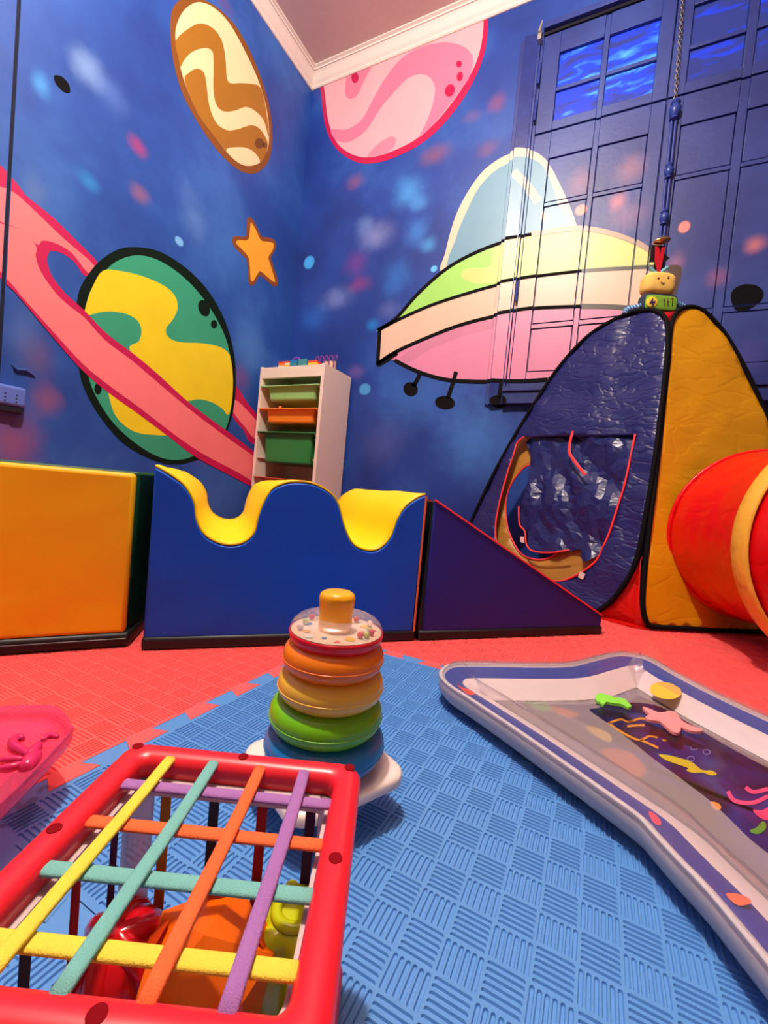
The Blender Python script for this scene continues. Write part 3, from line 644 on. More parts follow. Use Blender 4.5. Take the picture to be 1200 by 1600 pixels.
# ------------------------------------------------------------------ storage cabinet with trays and toys on top
CX0, CX1, CY0, CY1, CH = -1.705, -1.285, 1.78, 2.035, 0.945
M_CAB = plain('white_laminate', S(232, 214, 198), 0.45, var=0.02)
cb = thing('storage_cabinet', 'white open storage cabinet standing in the corner', 'cabinet', ((CX0+CX1)/2, (CY0+CY1)/2, 0))
T_ = 0.018
for nm, b in (('side_panel', (CX0, CX0+T_, CY0, CY1, 0, CH)), ('side_panel', (CX1-T_, CX1, CY0, CY1, 0, CH)), ('top_panel', (CX0+T_, CX1-T_, CY0+0.004, CY1, CH-0.020, CH-0.003)),
              ('front_rail', (CX0+T_, CX1-T_, CY0+0.002, CY0+0.020, CH-0.062, CH-0.020)), ('back_panel', (CX0+T_, CX1-T_, CY1-0.008, CY1-0.001, 0.03, CH-0.02)), ('bottom_panel', (CX0+T_, CX1-T_, CY0, CY1-0.008, 0.03, 0.048))):
    box_obj(nm, b, M_CAB, cb, bevel=0.0015)
def zf(px, py): return on_plane(px, py, 1, CY0).z
zr = [zf(454, 602), zf(450, 638), zf(448, 675), zf(446, 748)]
for z in zr+[zf(446, 713), zf(446, 790)]:
    for x0, x1 in ((CX0+T_, CX0+T_+0.012), (CX1-T_-0.012, CX1-T_)):
        box_obj('runner', (x0, x1, CY0+0.006, CY1-0.02, z-0.014, z-0.008), M_CAB, cb)
m = MB()
for y in (CY0+0.03, CY1-0.03):
    for z in (CH-0.03, 0.5): m.lathe([(0.003, 0), (0.003, 0.001)], 10, (0, 0, 0))
def tray(label, col, z, h, name='storage_tray'):
    t = thing(name, label, 'tray', ((CX0+CX1)/2, (CY0+CY1)/2, z-h), 'trays in the storage cabinet')
    mt = plain(name+'_plastic', col, 0.4, var=0.02)
    x0, x1, y0, y1 = CX0+T_+0.002, CX1-T_-0.002, CY0-0.012, CY1-0.012
    m = MB(); w = 0.030
    for b in ((x0, x1, y0, y0+w, z-0.007, z), (x0, x1, y1-w, y1, z-0.007, z), (x0, x0+w, y0+w, y1-w, z-0.007, z), (x1-w, x1, y0+w, y1-w, z-0.007, z)): m.box(*b)
    m.build('rim', mt, t, bevel=0.003)
    m = MB(); a0, a1, b0, b1 = x0+0.034, x1-0.030, y0+0.022, y1-0.03; k = 0.010
    lo = [(a0+k, b0+k), (a1-k, b0+k), (a1-k, b1-k), (a0+k, b1-k)]; hi = [(a0, b0), (a1, b0), (a1, b1), (a0, b1)]
    m.add([(x, y, z-h) for x, y in lo]+[(x, y, z-0.004) for x, y in hi], [(3, 2, 1, 0)]+[(i, (i+1) % 4, 4+(i+1) % 4, 4+i) for i in range(4)])
    m.build('body', mt, t, bevel=0.012, bseg=3)
    return t
tray('shallow light green tray at the top of the white cabinet', S(150, 208, 130), zr[0], 0.075)
tray('shallow orange tray in the white cabinet', S(255, 140, 40), zr[1], 0.075)
tray('deep dark green tray in the white cabinet', S(40, 130, 66), zr[2], 0.165)
tray('brick red tray low in the white cabinet', S(190, 70, 40), zr[3], 0.075)
m = MB(); bpos = on_plane(438, 634, 1, CY0+0.03); m.ellipsoid((bpos.x, CY0+0.03, zr[1]+0.010), (0.010, 0.010, 0.010)); m.lathe([(0.003, 0), (0.004, 0.003)], 10, (bpos.x, CY0+0.03, zr[1]))
tag(m.build('toy_ball', plain('orange_toy', S(255, 120, 60), 0.4), smooth=True), 'tiny orange ball on the rim of the orange tray', 'ball')
# toys on the cabinet top
def topx(px, y=1.86): return on_plane(px, 565, 1, y).x
ZT = CH
def block_stack(name, label, cat, x0, x1, layers, y=1.86, dpt=0.05):
    t = thing(name, label, cat, ((x0+x1)/2, y, ZT-0.003)); z = ZT-0.003
    for nm, hh, cc in layers:
        box_obj(nm, (x0, x1, y-dpt/2, y+dpt/2, z, z+hh), plain('toy_'+nm, S(*cc), 0.45), t, bevel=0.002); z += hh
    return t, z
block_stack('striped_block', 'small striped toy block at the left on the cabinet', 'toy block', topx(440), topx(449), [('grey_layer', .016, (150, 150, 150)), ('white_layer', .008, (235, 225, 190)), ('orange_layer', .012, (240, 130, 40)), ('red_layer', .010, (220, 60, 40))])
block_stack('striped_block', 'small striped toy block beside the teal toy on the cabinet', 'toy block', topx(450), topx(457), [('brown_layer', .016, (190, 120, 90)), ('yellow_layer', .010, (250, 190, 60)), ('white_layer', .010, (240, 230, 200)), ('red_layer', .010, (225, 90, 50))])
t, z = block_stack('wheeled_toy', 'teal toy with a purple hoop on the cabinet', 'toy', topx(458), topx(468), [('brown_layer', .018, (190, 110, 100)), ('teal_layer', .016, (60, 130, 150)), ('blue_layer', .016, (40, 120, 180))])
m = MB(); xc = (topx(458)+topx(468))/2
m.tube([(xc+0.026*math.cos(a), 1.86, z-0.002+0.022*math.sin(a)) for a in [math.pi*i/12 for i in range(13)]], 0.004, 8); m.build('hoop', plain('purple_plastic', S(150, 70, 190), 0.4), t, smooth=True)
block_stack('teal_box', 'plain teal toy box on the cabinet top', 'toy box', topx(470), topx(483), [('base_layer', .012, (190, 120, 100)), ('body_layer', .040, (70, 140, 150))])
block_stack('rainbow_tray', 'low yellow and red toy tray on the cabinet top', 'toy', topx(486), topx(499), [('cream_layer', .018, (245, 215, 170)), ('yellow_layer', .012, (250, 190, 50)), ('red_layer', .010, (225, 70, 50))])
t, z = block_stack('loop_board', 'wooden toy stand with a row of purple wire loops', 'toy', topx(500), topx(517), [('wood_board', .052, (235, 190, 160))], 1.90, 0.02)
for k in range(5):
    xc = topx(487)+(topx(517)-topx(487))*k/4.2+0.006; m = MB()
    m.tube([(xc, 1.885, ZT-0.003), (xc, 1.885, ZT+0.05)]+[(xc+0.010-0.010*math.cos(a), 1.885, ZT+0.062+0.012*math.sin(a)) for a in [math.pi*i/8 for i in range(9)]]+[(xc+0.020, 1.885, ZT+0.045)], 0.003, 7)
    m.build('wire_loop', plain('purple_wire', S(130, 60, 150), 0.4), t, smooth='all')

# ------------------------------------------------------------------ wall socket strip
sk_c = on_plane(17, 621, 0, XL)
sk = thing('socket_strip', 'blue painted socket strip on the left wall', 'socket', (XL+0.012, sk_c.y, sk_c.z-0.03))
zs0, zs1 = on_plane(30, 642, 0, XL).z, on_plane(30, 607, 0, XL).z
yR_ = on_plane(37, 620, 0, XL).y-0.006
m = MB(); m.box(XL+0.006, XL+0.036, yR_-0.16, yR_, zs0+0.008, zs1); m.build('body', plain('socket_plastic', S(95, 120, 205), 0.35), sk, bevel=0.010, bseg=3)
m = MB(); m.box(XL+0.0, XL+0.030, yR_-0.16, yR_-0.004, zs0-0.012, zs0+0.010); m.build('plinth', plain('socket_dark', S(24, 22, 40), 0.5), sk, bevel=0.004)
for a in range(3):
    for k in range(3):
        m = MB(); yy = yR_-0.028-a*0.030; zz = zs0+0.022+k*0.011
        m.ellipsoid((XL+0.036, yy, zz), (0.0012, 0.0028, 0.0028), 10, 6); m.build('socket_hole', plain('hole_black', S(10, 10, 20), 0.6), sk, smooth='all')
m = MB(); m.tube([on_plane(18, 569, 0, XL+0.004), on_plane(26, 577, 0, XL+0.006), on_plane(40, 578, 0, XL+0.006), on_plane(54, 587, 0, XL+0.003)], [0.003, 0.005, 0.006, 0.003], 8)
m.build('plaster_lump', M_WL, wl, smooth=True)

# ------------------------------------------------------------------ pop-up tent
F0, Lf, Rt, Bk, Tp = Vector((0.135, 1.435, 0)), Vector((-0.45, 1.75, 0)), Vector((0.76, 1.87, 0)), Vector((0.26, 2.02, 0)), Vector((0.140, 1.66, 0.97))
Tr = Vector((0.17, 1.86, 0.92))
def plane_n(a, b, c):
    n = (b-a).cross(c-a).normalized()
    return n if n.dot(C-a) > 0 else -n
tent = thing('play_tent', 'pop-up play tent with blue and yellow panels edged in black', 'tent', (F0+Bk)/2)
M_NB = nylon('blue_nylon', S(29, 33, 100), 0.36, 0.26, 13); M_NY = nylon('yellow_nylon', S(242, 178, 16), 0.42, 0.14, 7, 0.2)
M_NM = nylon('mustard_nylon', S(205, 150, 60), 0.45, 0.2, 6, 0.3); M_NR = nylon('red_nylon', S(235, 28, 22), 0.30, 0.35, 7, 0.25)
M_EDGE = plain('black_binding', S(8, 8, 12), 0.8, 0.15); M_RPIPE = plain('coral_binding', S(245, 60, 60), 0.5)
def inside(p, poly):
    x, y = p; r = False; j = len(poly)-1
    for i in range(len(poly)):
        xi, yi = poly[i]; xj, yj = poly[j]
        if (yi > y) != (yj > y) and x < (xj-xi)*(y-yi)/(yj-yi)+xi: r = not r
        j = i
    return r
def sheet(name, outline, holes, P, n, mat, parent, step=0.02, disp=None, thick=0.0012, facet=False):
    """cloth panel on plane (P,n); outline and holes are lists of 3d points on it"""
    ex = Vector((0, 0, 1)).cross(n).normalized(); ey = n.cross(ex)
    def to2(q): d = q-P; return (d.dot(ex), d.dot(ey))
    O = [to2(q) for q in outline]; H = [[to2(q) for q in h] for h in holes]
    vs = []; es = []
    for loop in [O]+H:
        b = len(vs); vs += loop; es += [(b+i, b+(i+1) % len(loop)) for i in range(len(loop))]
    xs = [p[0] for p in O]; ys = [p[1] for p in O]
    x = min(xs)+step/2; r = 0
    while x < max(xs):
        y = min(ys)+step*(0.25+0.5*(r % 2))
        while y < max(ys):
            jx, jy = ((random.random()-.5)*step*0.9, (random.random()-.5)*step*0.9) if facet else (0, 0)
            if inside((x+jx, y+jy), O) and not any(inside((x+jx, y+jy), h) for h in H): vs.append((x+jx, y+jy))
            y += step
        x += step*0.87; r += 1
    out = delaunay_2d_cdt([Vector(v) for v in vs], es, [], 0, 1e-5)
    m = MB(); v3 = []
    for q in out[0]:
        p = P+ex*q.x+ey*q.y
        if disp: p = p+n*disp(q.x, q.y)
        v3.append(p)
    fs = []
    for f in out[2]:
        cx = sum(out[0][i].x for i in f)/len(f); cy = sum(out[0][i].y for i in f)/len(f)
        if inside((cx, cy), O) and not any(inside((cx, cy), h) for h in H): fs.append(tuple(f))
    m.add(v3, fs)
    return m.build(name, mat, parent, smooth='all' if not facet else False, solid=thick)
def on_panel(pts, P, n, zmin=0.012):
    out = []
    for x, y in pts:
        q = on_any(x, y, P, n)
        if q.z < zmin:      # slide along the panel up to the ground line
            ex = Vector((0, 0, 1)).cross(n).normalized(); ey = n.cross(ex); q = q+ey*((zmin-q.z)/ey.z)
        out.append(q)
    return out
nB = plane_n(F0, Lf, Tp); nY = plane_n(F0, Rt, Tp); nM = plane_n(Lf, Bk, Tr)
blue_px = spline([(1044, 515), (1039, 496), (1024, 486), (1005, 485), (980, 491), (952, 504), (922, 523), (893, 551), (864, 587), (834, 633), (804, 682), (774, 736), (748, 790), (737, 815), (722, 860), (722, 895), (740, 925), (780, 945), (830, 958), (885, 964), (925, 958), (952, 942), (973, 917), (989, 890), (1000, 855), (1010, 800), (1020, 740), (1030, 670), (1038, 600), (1043, 550)], 4)
yel_px = spline([(1046, 522), (1052, 496), (1066, 482), (1086, 481), (1106, 493), (1130, 520), (1150, 552), (1168, 586), (1185, 622), (1200, 655), (1228, 720), (1252, 800), (1268, 880), (1265, 940), (1240, 972), (1200, 985), (1140, 990), (1080, 991), (1036, 990), (1013, 977), (1004, 950), (1005, 910), (1012, 840), (1022, 760), (1030, 690), (1037, 620), (1043, 565)], 4)
co = lambda p: cp(p, 760, 660, 4.8)
hole_px = spline(co([(285, 108), (235, 150), (213, 220), (175, 330), (140, 450), (110, 560), (90, 650), (75, 740), (70, 850), (95, 930), (150, 1000), (250, 1080), (380, 1150), (480, 1185), (560, 1190), (650, 1160), (760, 1095), (830, 1030), (880, 930), (920, 840), (960, 720), (1000, 590), (1040, 460), (1075, 300), (1100, 180), (1118, 90)]), 3, False)
bO = on_panel(blue_px, F0, nB); hO = on_panel(hole_px, F0, nB)
def soft(a, f, seed): return lambda x, y: a*noise.noise(Vector((x*f, y*f, seed)))+a*0.5*noise.noise(Vector((x*f*2.3, y*f*2.3, seed+5)))
bpn = sheet('blue_panel', bO, [hO], F0, nB, M_NB, tent, 0.022, soft(0.010, 7, 1.0))
m = MB(); m.tube([p+nB*0.002 for p in bO], 0.0072, 8, closed=True); m.build('edge_binding', M_EDGE, bpn, smooth='all')
m = MB(); m.tube([p+nB*0.002 for p in hO], 0.0035, 7); m.build('door_binding', M_RPIPE, bpn, smooth='all')
for tx, ty in ((910, 898),):
    q = on_any(tx, ty, F0, nB)+nB*0.006; m = MB(); ex = Vector((0, 0, 1)).cross(nB).normalized()
    m.prism([q+ex*-0.011+Vector((0, 0, -0.011)), q+ex*0.007+Vector((0, 0, -0.016)), q+ex*0.013+Vector((0, 0, 0.004)), q+ex*-0.005+Vector((0, 0, 0.010))], nB*0.0008); m.build('care_tag', plain('white_tag', S(235, 215, 205), 0.6), bpn)
# door flap, crumpled and hanging inside the opening
flap_px = spline(co([(296, 112), (318, 230), (312, 300), (302, 400), (298, 480), (255, 590), (243, 660), (247, 760), (288, 815), (300, 915), (350, 962), (480, 975), (620, 955), (690, 948), (705, 1010), (745, 1045), (800, 1020), (870, 930), (920, 830), (965, 700), (1000, 585), (1038, 450), (1080, 250), (1105, 90), (880, 60), (600, 75)]), 3)
Pf = F0-nB*0.012
fO = on_panel(flap_px, Pf, nB)
def crumple(x, y):
    v = Vector((x*7+y*1.5, y*4, 2.0)); a = noise.noise(v); b = noise.noise(v*2.4+Vector((3, 1, 0))); c_ = noise.noise(v*5.5)
    return 0.046*abs(a)-0.016+0.016*abs(b)-0.005+0.004*c_
fpn = sheet('door_flap', fO, [], Pf, nB, nylon('blue_flap_nylon', S(26, 34, 100), 0.34, 0.10, 18), tent, 0.021, crumple, facet=True)
ftrim = on_panel(spline(co([(243, 630), (243, 700), (250, 770), (288, 818), (300, 915), (350, 965), (480, 977), (620, 957)]), 4, False), Pf+nB*0.012, nB)
m = MB(); m.tube(ftrim, 0.0032, 7); m.build('flap_binding', M_RPIPE, fpn, smooth='all')
m = MB(); m.tube(on_panel(spline(co([(648, 65), (628, 140), (622, 200), (628, 240), (680, 315), (742, 395)]), 4, False), F0+nB*0.016, nB), 0.0052, 7, flat=(0.010, 0.003), up=nB); m.build('fold_binding', M_RPIPE, fpn)
q = on_any(816, 843, Pf+nB*0.01, nB); m = MB(); ex = Vector((0, 0, 1)).cross(nB).normalized()
m.prism([q+ex*-0.008+Vector((0, 0, -0.010)), q+ex*0.010+Vector((0, 0, -0.012)), q+ex*0.008+Vector((0, 0, 0.011)), q+ex*-0.010+Vector((0, 0, 0.009))], nB*0.0008); m.build('care_tag', plain('white_tag', S(235, 215, 205), 0.6), fpn)
# yellow panel
yO = on_panel(yel_px, F0, nY, 0.010)
ypn = sheet('yellow_panel', yO, [], F0, nY, M_NY, tent, 0.03, soft(0.007, 6, 4.0))
m = MB(); m.tube([p+nY*0.002 for p in yO], 0.0072, 8, closed=True); m.build('edge_binding', M_EDGE, ypn, smooth='all')
# rear panels
cxp, cyp = 880.0, 740.0
Pm = F0-nB*0.045  # stands in for the rear panel, set close behind the opening to catch light
rear = on_panel([(cxp+(p[0]-cxp)*0.93, cyp+(p[1]-cyp)*0.93) for p in blue_px], Pm, nB)
hm = on_panel(spline(co([(312, 325), (230, 400), (175, 490), (150, 580), (148, 680), (160, 780), (190, 870), (240, 960), (300, 1010), (380, 1030), (450, 1025), (520, 990), (600, 900), (620, 700), (560, 450), (430, 340)]), 3), Pm, nB)
mpn = sheet('rear_mustard_panel', rear, [hm], Pm, nB, M_NM, tent, 0.04, soft(0.004, 5, 9.0))
m = MB(); m.tube([p+nB*0.002 for p in hm], 0.0035, 7, closed=True); m.build('window_binding', M_RPIPE, mpn, smooth='all')
nR = plane_n(Rt, Bk, Tr)
sheet('rear_red_panel', [Rt+Vector((0, 0, 0.012)), Bk+Vector((0, 0, 0.012)), Bk.lerp(Tr, 0.5), Tr, Rt.lerp(Tr, 0.5)], [], Rt, nR, M_NR, tent, 0.06, None)
m = MB(); m.prism([F0.lerp(Lf, .03)+Vector((0, 0, 0.001)), Lf+Vector((0, 0, 0.001)), Bk+Vector((0, 0, 0.001)), Rt+Vector((0, 0, 0.001)), F0.lerp(Rt, .03)+Vector((0, 0, 0.001))], (0, 0, 0.003)); m.build('groundsheet', M_NR, tent)
# red gusset at the front corner and red cap at the top
gl = [on_any(x, y, F0, nB)-nB*0.01 for x, y in ((1002, 868), (990, 893), (975, 918), (955, 944), (930, 962))]
gr = [on_any(x, y, F0, nY)-nY*0.01 for x, y in ((1005, 872), (1004, 905), (1003, 940), (1006, 965), (1016, 986))]
g0 = floor_pt(935, 968)+Vector((0, 0, 0.004)); 
m = MB(); vs = []
for a, b in zip(gl, gr):
    for k in range(5): vs.append(a.lerp(b, k/4)-(nB+nY).normalized()*0.012*math.sin(math.pi*k/4))
m.add(vs, [(i*5+k, i*5+k+1, i*5+5+k+1, i*5+5+k) for i in range(4) for k in range(4)]); m.build('corner_gusset', M_NR, tent, smooth='all', solid=0.001)
m = MB(); cap = [on_any(x, y, F0, nB) for x, y in ((1044, 520), (1036, 494), (1022, 487))]+[on_any(x, y, F0, nY) for x, y in ((1062, 484), (1051, 497), (1046, 520))]
m.add([cap[2]-nB*0.01, cap[1]-nB*0.01, cap[0]-nB*0.008, cap[5]-nY*0.008, cap[4]-nY*0.01, cap[3]-nY*0.01], [(0, 1, 4, 5), (1, 2, 3, 4)]); m.build('top_cap', M_NR, tent, smooth='all', solid=0.001)

# ------------------------------------------------------------------ crawl tunnel
cr2 = Vector((c_r.x, c_r.y, 0)).normalized(); cf2 = Vector((c_f.x, c_f.y, 0)).normalized()
tax = -(cf2*math.cos(math.radians(11))+cr2*math.sin(math.radians(11)))       # towards the viewer
thd = Vector((-tax.y, tax.x, 0)); 
if thd.dot(cr2) < 0: thd = -thd
def tring(c, R, n=48, jit=0.0, seed=0.0):
    out = []
    for k in range(n):
        a = 2*math.pi*k/n; rr = R+(noise.noise(Vector((math.cos(a)*3, math.sin(a)*3, seed)))*jit)
        out.append(c+thd*math.cos(a)*rr+Vector((0, 0, 1))*math.sin(a)*rr)
    return out
T0 = cf2*1.24+cr2*1.10+Vector((0, 0, 0.300)); R0 = 0.245
T1 = cf2*0.895+cr2*1.075+Vector((0, 0, 0.298)); R1 = 0.285
T2 = cf2*0.50+cr2*1.02+Vector((0, 0, 0.290)); R2 = 0.28
tun = thing('crawl_tunnel', 'red nylon crawl tunnel with a yellow hoop fixed to the tent', 'tunnel', T1-Vector((0, 0, R1)))
def tunnel_skin(A, RA, B, RB, seed, name):
    m = MB(); nA = 22; vs = []; n = 96
    for i in range(nA):
        t = i/(nA-1); c = A.lerp(B, t); sag = 0.020*math.sin(math.pi*t)
        for k in range(n):
            a = 2*math.pi*k/n
            wr_ = 0.006*noise.noise(Vector((a*3.2+t*4.0, t*5-a*0.8, seed)))+0.004*abs(noise.noise(Vector((a*9+t*6, t*8, seed+3))))
            rr = RA+(RB-RA)*t-sag+wr_*math.sin(math.pi*min(1, t*1.2+0.05))
            vs.append(c+thd*math.cos(a)*rr+Vector((0, 0, 1))*math.sin(a)*rr)
    m.add(vs, [(i*n+k, i*n+(k+1) % n, (i+1)*n+(k+1) % n, (i+1)*n+k) for i in range(nA-1) for k in range(n)])
    return m.build(name, M_NR2, tun, smooth='all', solid=0.0012)
M_NR2 = nylon('red_tunnel_nylon', S(236, 8, 12), 0.3, 0.2, 5, 0.06)
tunnel_skin(T0, R0, T1, R1, 1.0, 'tunnel_skin'); tunnel_skin(T1, R1, T2, R2, 8.0, 'tunnel_skin')
for A, RA, mt, nm in ((T0, R0+0.002, M_NR2, 'seam_hoop'), (T2, R2, M_NY, 'end_hoop')):
    m = MB(); m.tube(tring(A, RA), 0.006, 8, closed=True); m.build(nm, mt, tun, smooth='all')
m = MB(); n = 120; vs = []
for k in range(n):
    a = 2*math.pi*k/n
    for j, (dx, dr) in enumerate(((-0.030, 0.001), (-0.022, 0.007), (0.0, 0.010+0.003*math.sin(k*2.7)), (0.022, 0.007), (0.030, 0.001))):
        rr = R1+dr; vs.append(T1+tax*dx+thd*math.cos(a)*rr+Vector((0, 0, 1))*math.sin(a)*rr)
m.add(vs, [(k*5+j, ((k+1) % n)*5+j, ((k+1) % n)*5+j+1, k*5+j+1) for k in range(n) for j in range(4)])
m.build('hoop_sleeve', plain('yellow_sleeve', S(250, 190, 60), 0.45, bump=0.5, bscale=60, bdist=0.004), tun, smooth='all', solid=0.001)

# ------------------------------------------------------------------ plush robot hanging above the tent, from the window bolt
PZ = 1.52
PR = cr2; PF = -cf2
plush = thing('plush_robot', 'small plush robot with a yellow smiling head hung over the tent', 'plush toy', at(1030, 492, PZ)-Vector((0, 0, 0.02)))
rotp = Matrix((PR, PF, Vector((0, 0, 1)))).transposed()
sc_ = PZ/FPX
def pq(x, y, out=0.0): return at(x, y, PZ)+PF*out
M_PY = plain('yellow_plush', S(240, 200, 100), 0.85, bump=0.4, bscale=300)
hc = pq(1027, 446)
m = MB(); m.ellipsoid(hc, (0.054, 0.032, 0.038), 32, 20, 0.55, rotp); m.build('head', M_PY, plush, smooth='all')
head = plush.children[0]
M_PB = plain('brown_thread', S(120, 70, 20), 0.7)
for ex_, ey_ in ((1020, 442), (1035, 441)):
    m = MB(); m.ellipsoid(pq(ex_, ey_, 0.032), (0.0042, 0.002, 0.0042), 12, 8, 1.0, rotp); m.build('eye', M_PB, head, smooth='all')
m = MB(); m.tube([pq(1023, 447.5, 0.0335), pq(1024.5, 449.3, 0.034), pq(1026.5, 449.8, 0.034), pq(1028.5, 448.6, 0.0335)], 0.0013, 6); m.build('mouth', M_PB, head, smooth='all')
m = MB(); m.ellipsoid(pq(1027, 476), (0.062, 0.024, 0.030), 32, 14, 0.35, rotp); m.build('body', plain('navy_plush', S(30, 45, 70), 0.8), plush, smooth='all')
body = plush.children[1]
m = MB(); m.ellipsoid(pq(1027, 478, 0.014), (0.056, 0.014, 0.026), 32, 14, 0.35, rotp); m.build('screen', plain('green_felt', S(120, 170, 40), 0.8), body, smooth='all')
m = MB(); m.ellipsoid(pq(1011, 477.5, 0.028), (0.021, 0.003, 0.019), 24, 8, 1.0, rotp); m.build('round_patch', plain('yellow_felt', S(250, 215, 60), 0.8), body, smooth='all')
m = MB(); m.prism([pq(x, y, 0.0315) for x, y in ((1012, 471), (1006, 480), (1010.5, 479.5), (1009, 486), (1016, 476.5), (1011.5, 477))], PF*0.001); m.build('lightning_patch', plain('purple_felt', S(60, 20, 90), 0.8), body)
for k, x in enumerate((1029.5, 1035.5, 1042)):
    m = MB(); m.tube([pq(x, 471, 0.0285), pq(x, 484, 0.0285)], 0.0011, 6); yk_ = (474.5, 477, 472)[k]; m.ellipsoid(pq(x, yk_, 0.029), (0.0035, 0.0015, 0.0026), 10, 6, 1.0, rotp); m.build('slider_mark', plain('dark_red_thread', S(110, 40, 20), 0.8), body, smooth='all')
m = MB(); m.ellipsoid(pq(1036, 500, -0.004), (0.046, 0.022, 0.030), 24, 12, 0.5, rotp); m.build('lower_body', plain('coral_plush', S(248, 90, 70), 0.8), plush, smooth='all')
for pts in ([(1004, 478), (992, 481), (981, 484), (976, 490)], [(1050, 474), (1058, 476), (1066, 479), (1074, 486)]):
    arm = MB(); path = spline([tuple(pq(x, y, 0.0)) for x, y in pts], 5, False); arm.tube(path, 0.0105, 12); ao = arm.build('arm', plain('pale_blue_plush', S(150, 195, 225), 0.8), plush, smooth='all')
    for k in range(1, len(path)-1, 2):
        t = (path[k+1]-path[k-1]).normalized()*0.0025; mm = MB(); mm.tube([path[k]-t, path[k]+t], 0.0112, 12); mm.build('arm_stripe', plain('blue_stripe', S(60, 110, 170), 0.8), ao, smooth='all')
for pts in ([(1027, 428), (1021, 424), (1015, 419)], [(1029, 428), (1036, 423), (1043, 418)]):
    path = spline([tuple(pq(x, y)) for x, y in pts], 6, False); mm = MB(); mm.tube(path, [0.0062+0.0014*math.sin(i*2.1) for i in range(len(path))], 10); mm.build('twisted_antenna', plain('teal_cord', S(110, 180, 190), 0.7), plush, smooth='all')
m = MB(); m.prism([pq(x, y, 0.002) for x, y in ((1023, 386), (1028, 388), (1030, 400), (1033, 388), (1038, 387), (1034, 408), (1030, 426), (1026, 426), (1022, 408))], PF*0.004); m.build('red_strap', plain('red_ribbon', S(190, 16, 40), 0.5), plush)
m = MB(); m.prism([pq(x, y, -0.008) for x, y in ((1019, 382), (1040, 384), (1038, 395), (1047, 403), (1038, 410), (1038, 424), (1022, 424), (1024, 408), (1016, 408), (1018, 396))], PF*0.006); m.build('black_clip', plain('black_clip', S(18, 12, 16), 0.4), plush)
m = MB(); rk = Matrix.Rotation(math.radians(0), 3, 'X'); m.ellipsoid(pq(1034, 376.5, 0.0), (0.030, 0.020, 0.0115), 28, 14, 1.0, rotp @ Matrix.Rotation(math.radians(-12), 3, 'Y')); m.build('gold_knob', plain('brass', S(205, 175, 110), 0.25, metal=0.9), plush, smooth='all')
m = MB(); m.tube([pq(1034, 370, 0), Vector((0.119, YR-0.036, pq(1034, 364).z+0.05))], 0.004, 8); m.build('hanging_cord', plain('blue_cord', S(50, 70, 140), 0.6), plush, smooth='all')

# ------------------------------------------------------------------ stacking ring toy
TQ = Vector((-0.2258, 0.3682, 0.0))
toy_lab = 'ring stacking toy with a white rocking base and yellow post'
toy = thing('stacking_toy', toy_lab, 'stacking toy', TQ)
def plastic(nm, c, rough=0.28): return plain(nm, c, rough, var=0.02, coat=0.15)
M_TW = plastic('toy_white', S(248, 232, 220)); M_TY = plastic('toy_yellow', S(255, 180, 20))
# base: rounded square plate on a rocker
ba = math.radians(65)
def rsq(h, r, n=8):
    out = []
    for (sx, sy, a0) in ((1, 1, 0), (-1, 1, 90), (-1, -1, 180), (1, -1, 270)):
        for k in range(n+1):
            a = math.radians(a0+90*k/n); x, y = sx*(h-r)+r*math.cos(a), sy*(h-r)+r*math.sin(a)
            out.append((x*math.cos(ba)-y*math.sin(ba), x*math.sin(ba)+y*math.cos(ba)))
    return out
m = MB(); loops = [(0.0615, 0.020, 0.0325), (0.0645, 0.023, 0.035), (0.0645, 0.023, 0.0420), (0.0625, 0.021, 0.0445), (0.058, 0.017, 0.0460)]
n = len(rsq(0.06, 0.02)); vs = []
for h, r, z in loops: vs += [TQ+Vector((x, y, z)) for x, y in rsq(h, r)]
m.add(vs, [tuple(range(n-1, -1, -1)), tuple((len(loops)-1)*n+k for k in range(n))]+[(i*n+k, i*n+(k+1) % n, (i+1)*n+(k+1) % n, (i+1)*n+k) for i in range(len(loops)-1) for k in range(n)])
m.build('base_plate', M_TW, toy, smooth=True)
m = MB(); m.lathe([(0.002, 0.0), (0.016, 0.0010), (0.026, 0.0060), (0.032, 0.015), (0.034, 0.034)], 40, TQ); m.build('rocker', M_TW, toy, smooth=True)
m = MB(); m.lathe([(0.0437, 0.045), (0.0437, 0.049), (0.030, 0.050)], 48, TQ); m.build('hub', M_TW, toy, smooth=True)
m = MB(); m.lathe([(0.0222, 0.045), (0.0195, 0.10), (0.0172, 0.165), (0.0167, 0.195), (0.0180, 0.2085), (0.0182, 0.2128), (0.0171, 0.2162), (0.0138, 0.2183), (0.0076, 0.2192), (0.001, 0.2195)], 40, TQ); m.build('post', M_TY, toy, smooth='all')
GR = 'rings on the stacking toy'
def ringtoy(name, label, R, rt, hz, z, col, off=(0, 0)):
    t = thing(name, label, 'toy ring', TQ+Vector((off[0], off[1], z-hz)), GR); mt = plastic(name+'_'+label.split()[0], col)
    m = MB(); m.torus(R-rt, rt, hz, z, origin=TQ+Vector((off[0], off[1], 0)), ts=24, sq=0.9); m.build('ring_body', mt, t, smooth='all')
    m = MB(); m.torus(R-0.0003, 0.0009, 0.0007, z-hz*0.10, origin=TQ+Vector((off[0], off[1], 0)), ts=8); m.build('mould_seam', mt, t, smooth='all')
    return t
ringtoy('plastic_ring', 'blue plastic ring lowest on the stacking toy', 0.0605, 0.0195, 0.0165, 0.0655, S(28, 128, 190))
ringtoy('plastic_ring', 'green plastic ring on the stacking toy', 0.0572, 0.0185, 0.0168, 0.0955, S(120, 200, 20), (-0.0015, 0.0005))
ringtoy('plastic_ring', 'yellow plastic ring on the stacking toy', 0.0533, 0.0176, 0.0164, 0.1253, S(255, 206, 72), (0.0005, 0.0015))
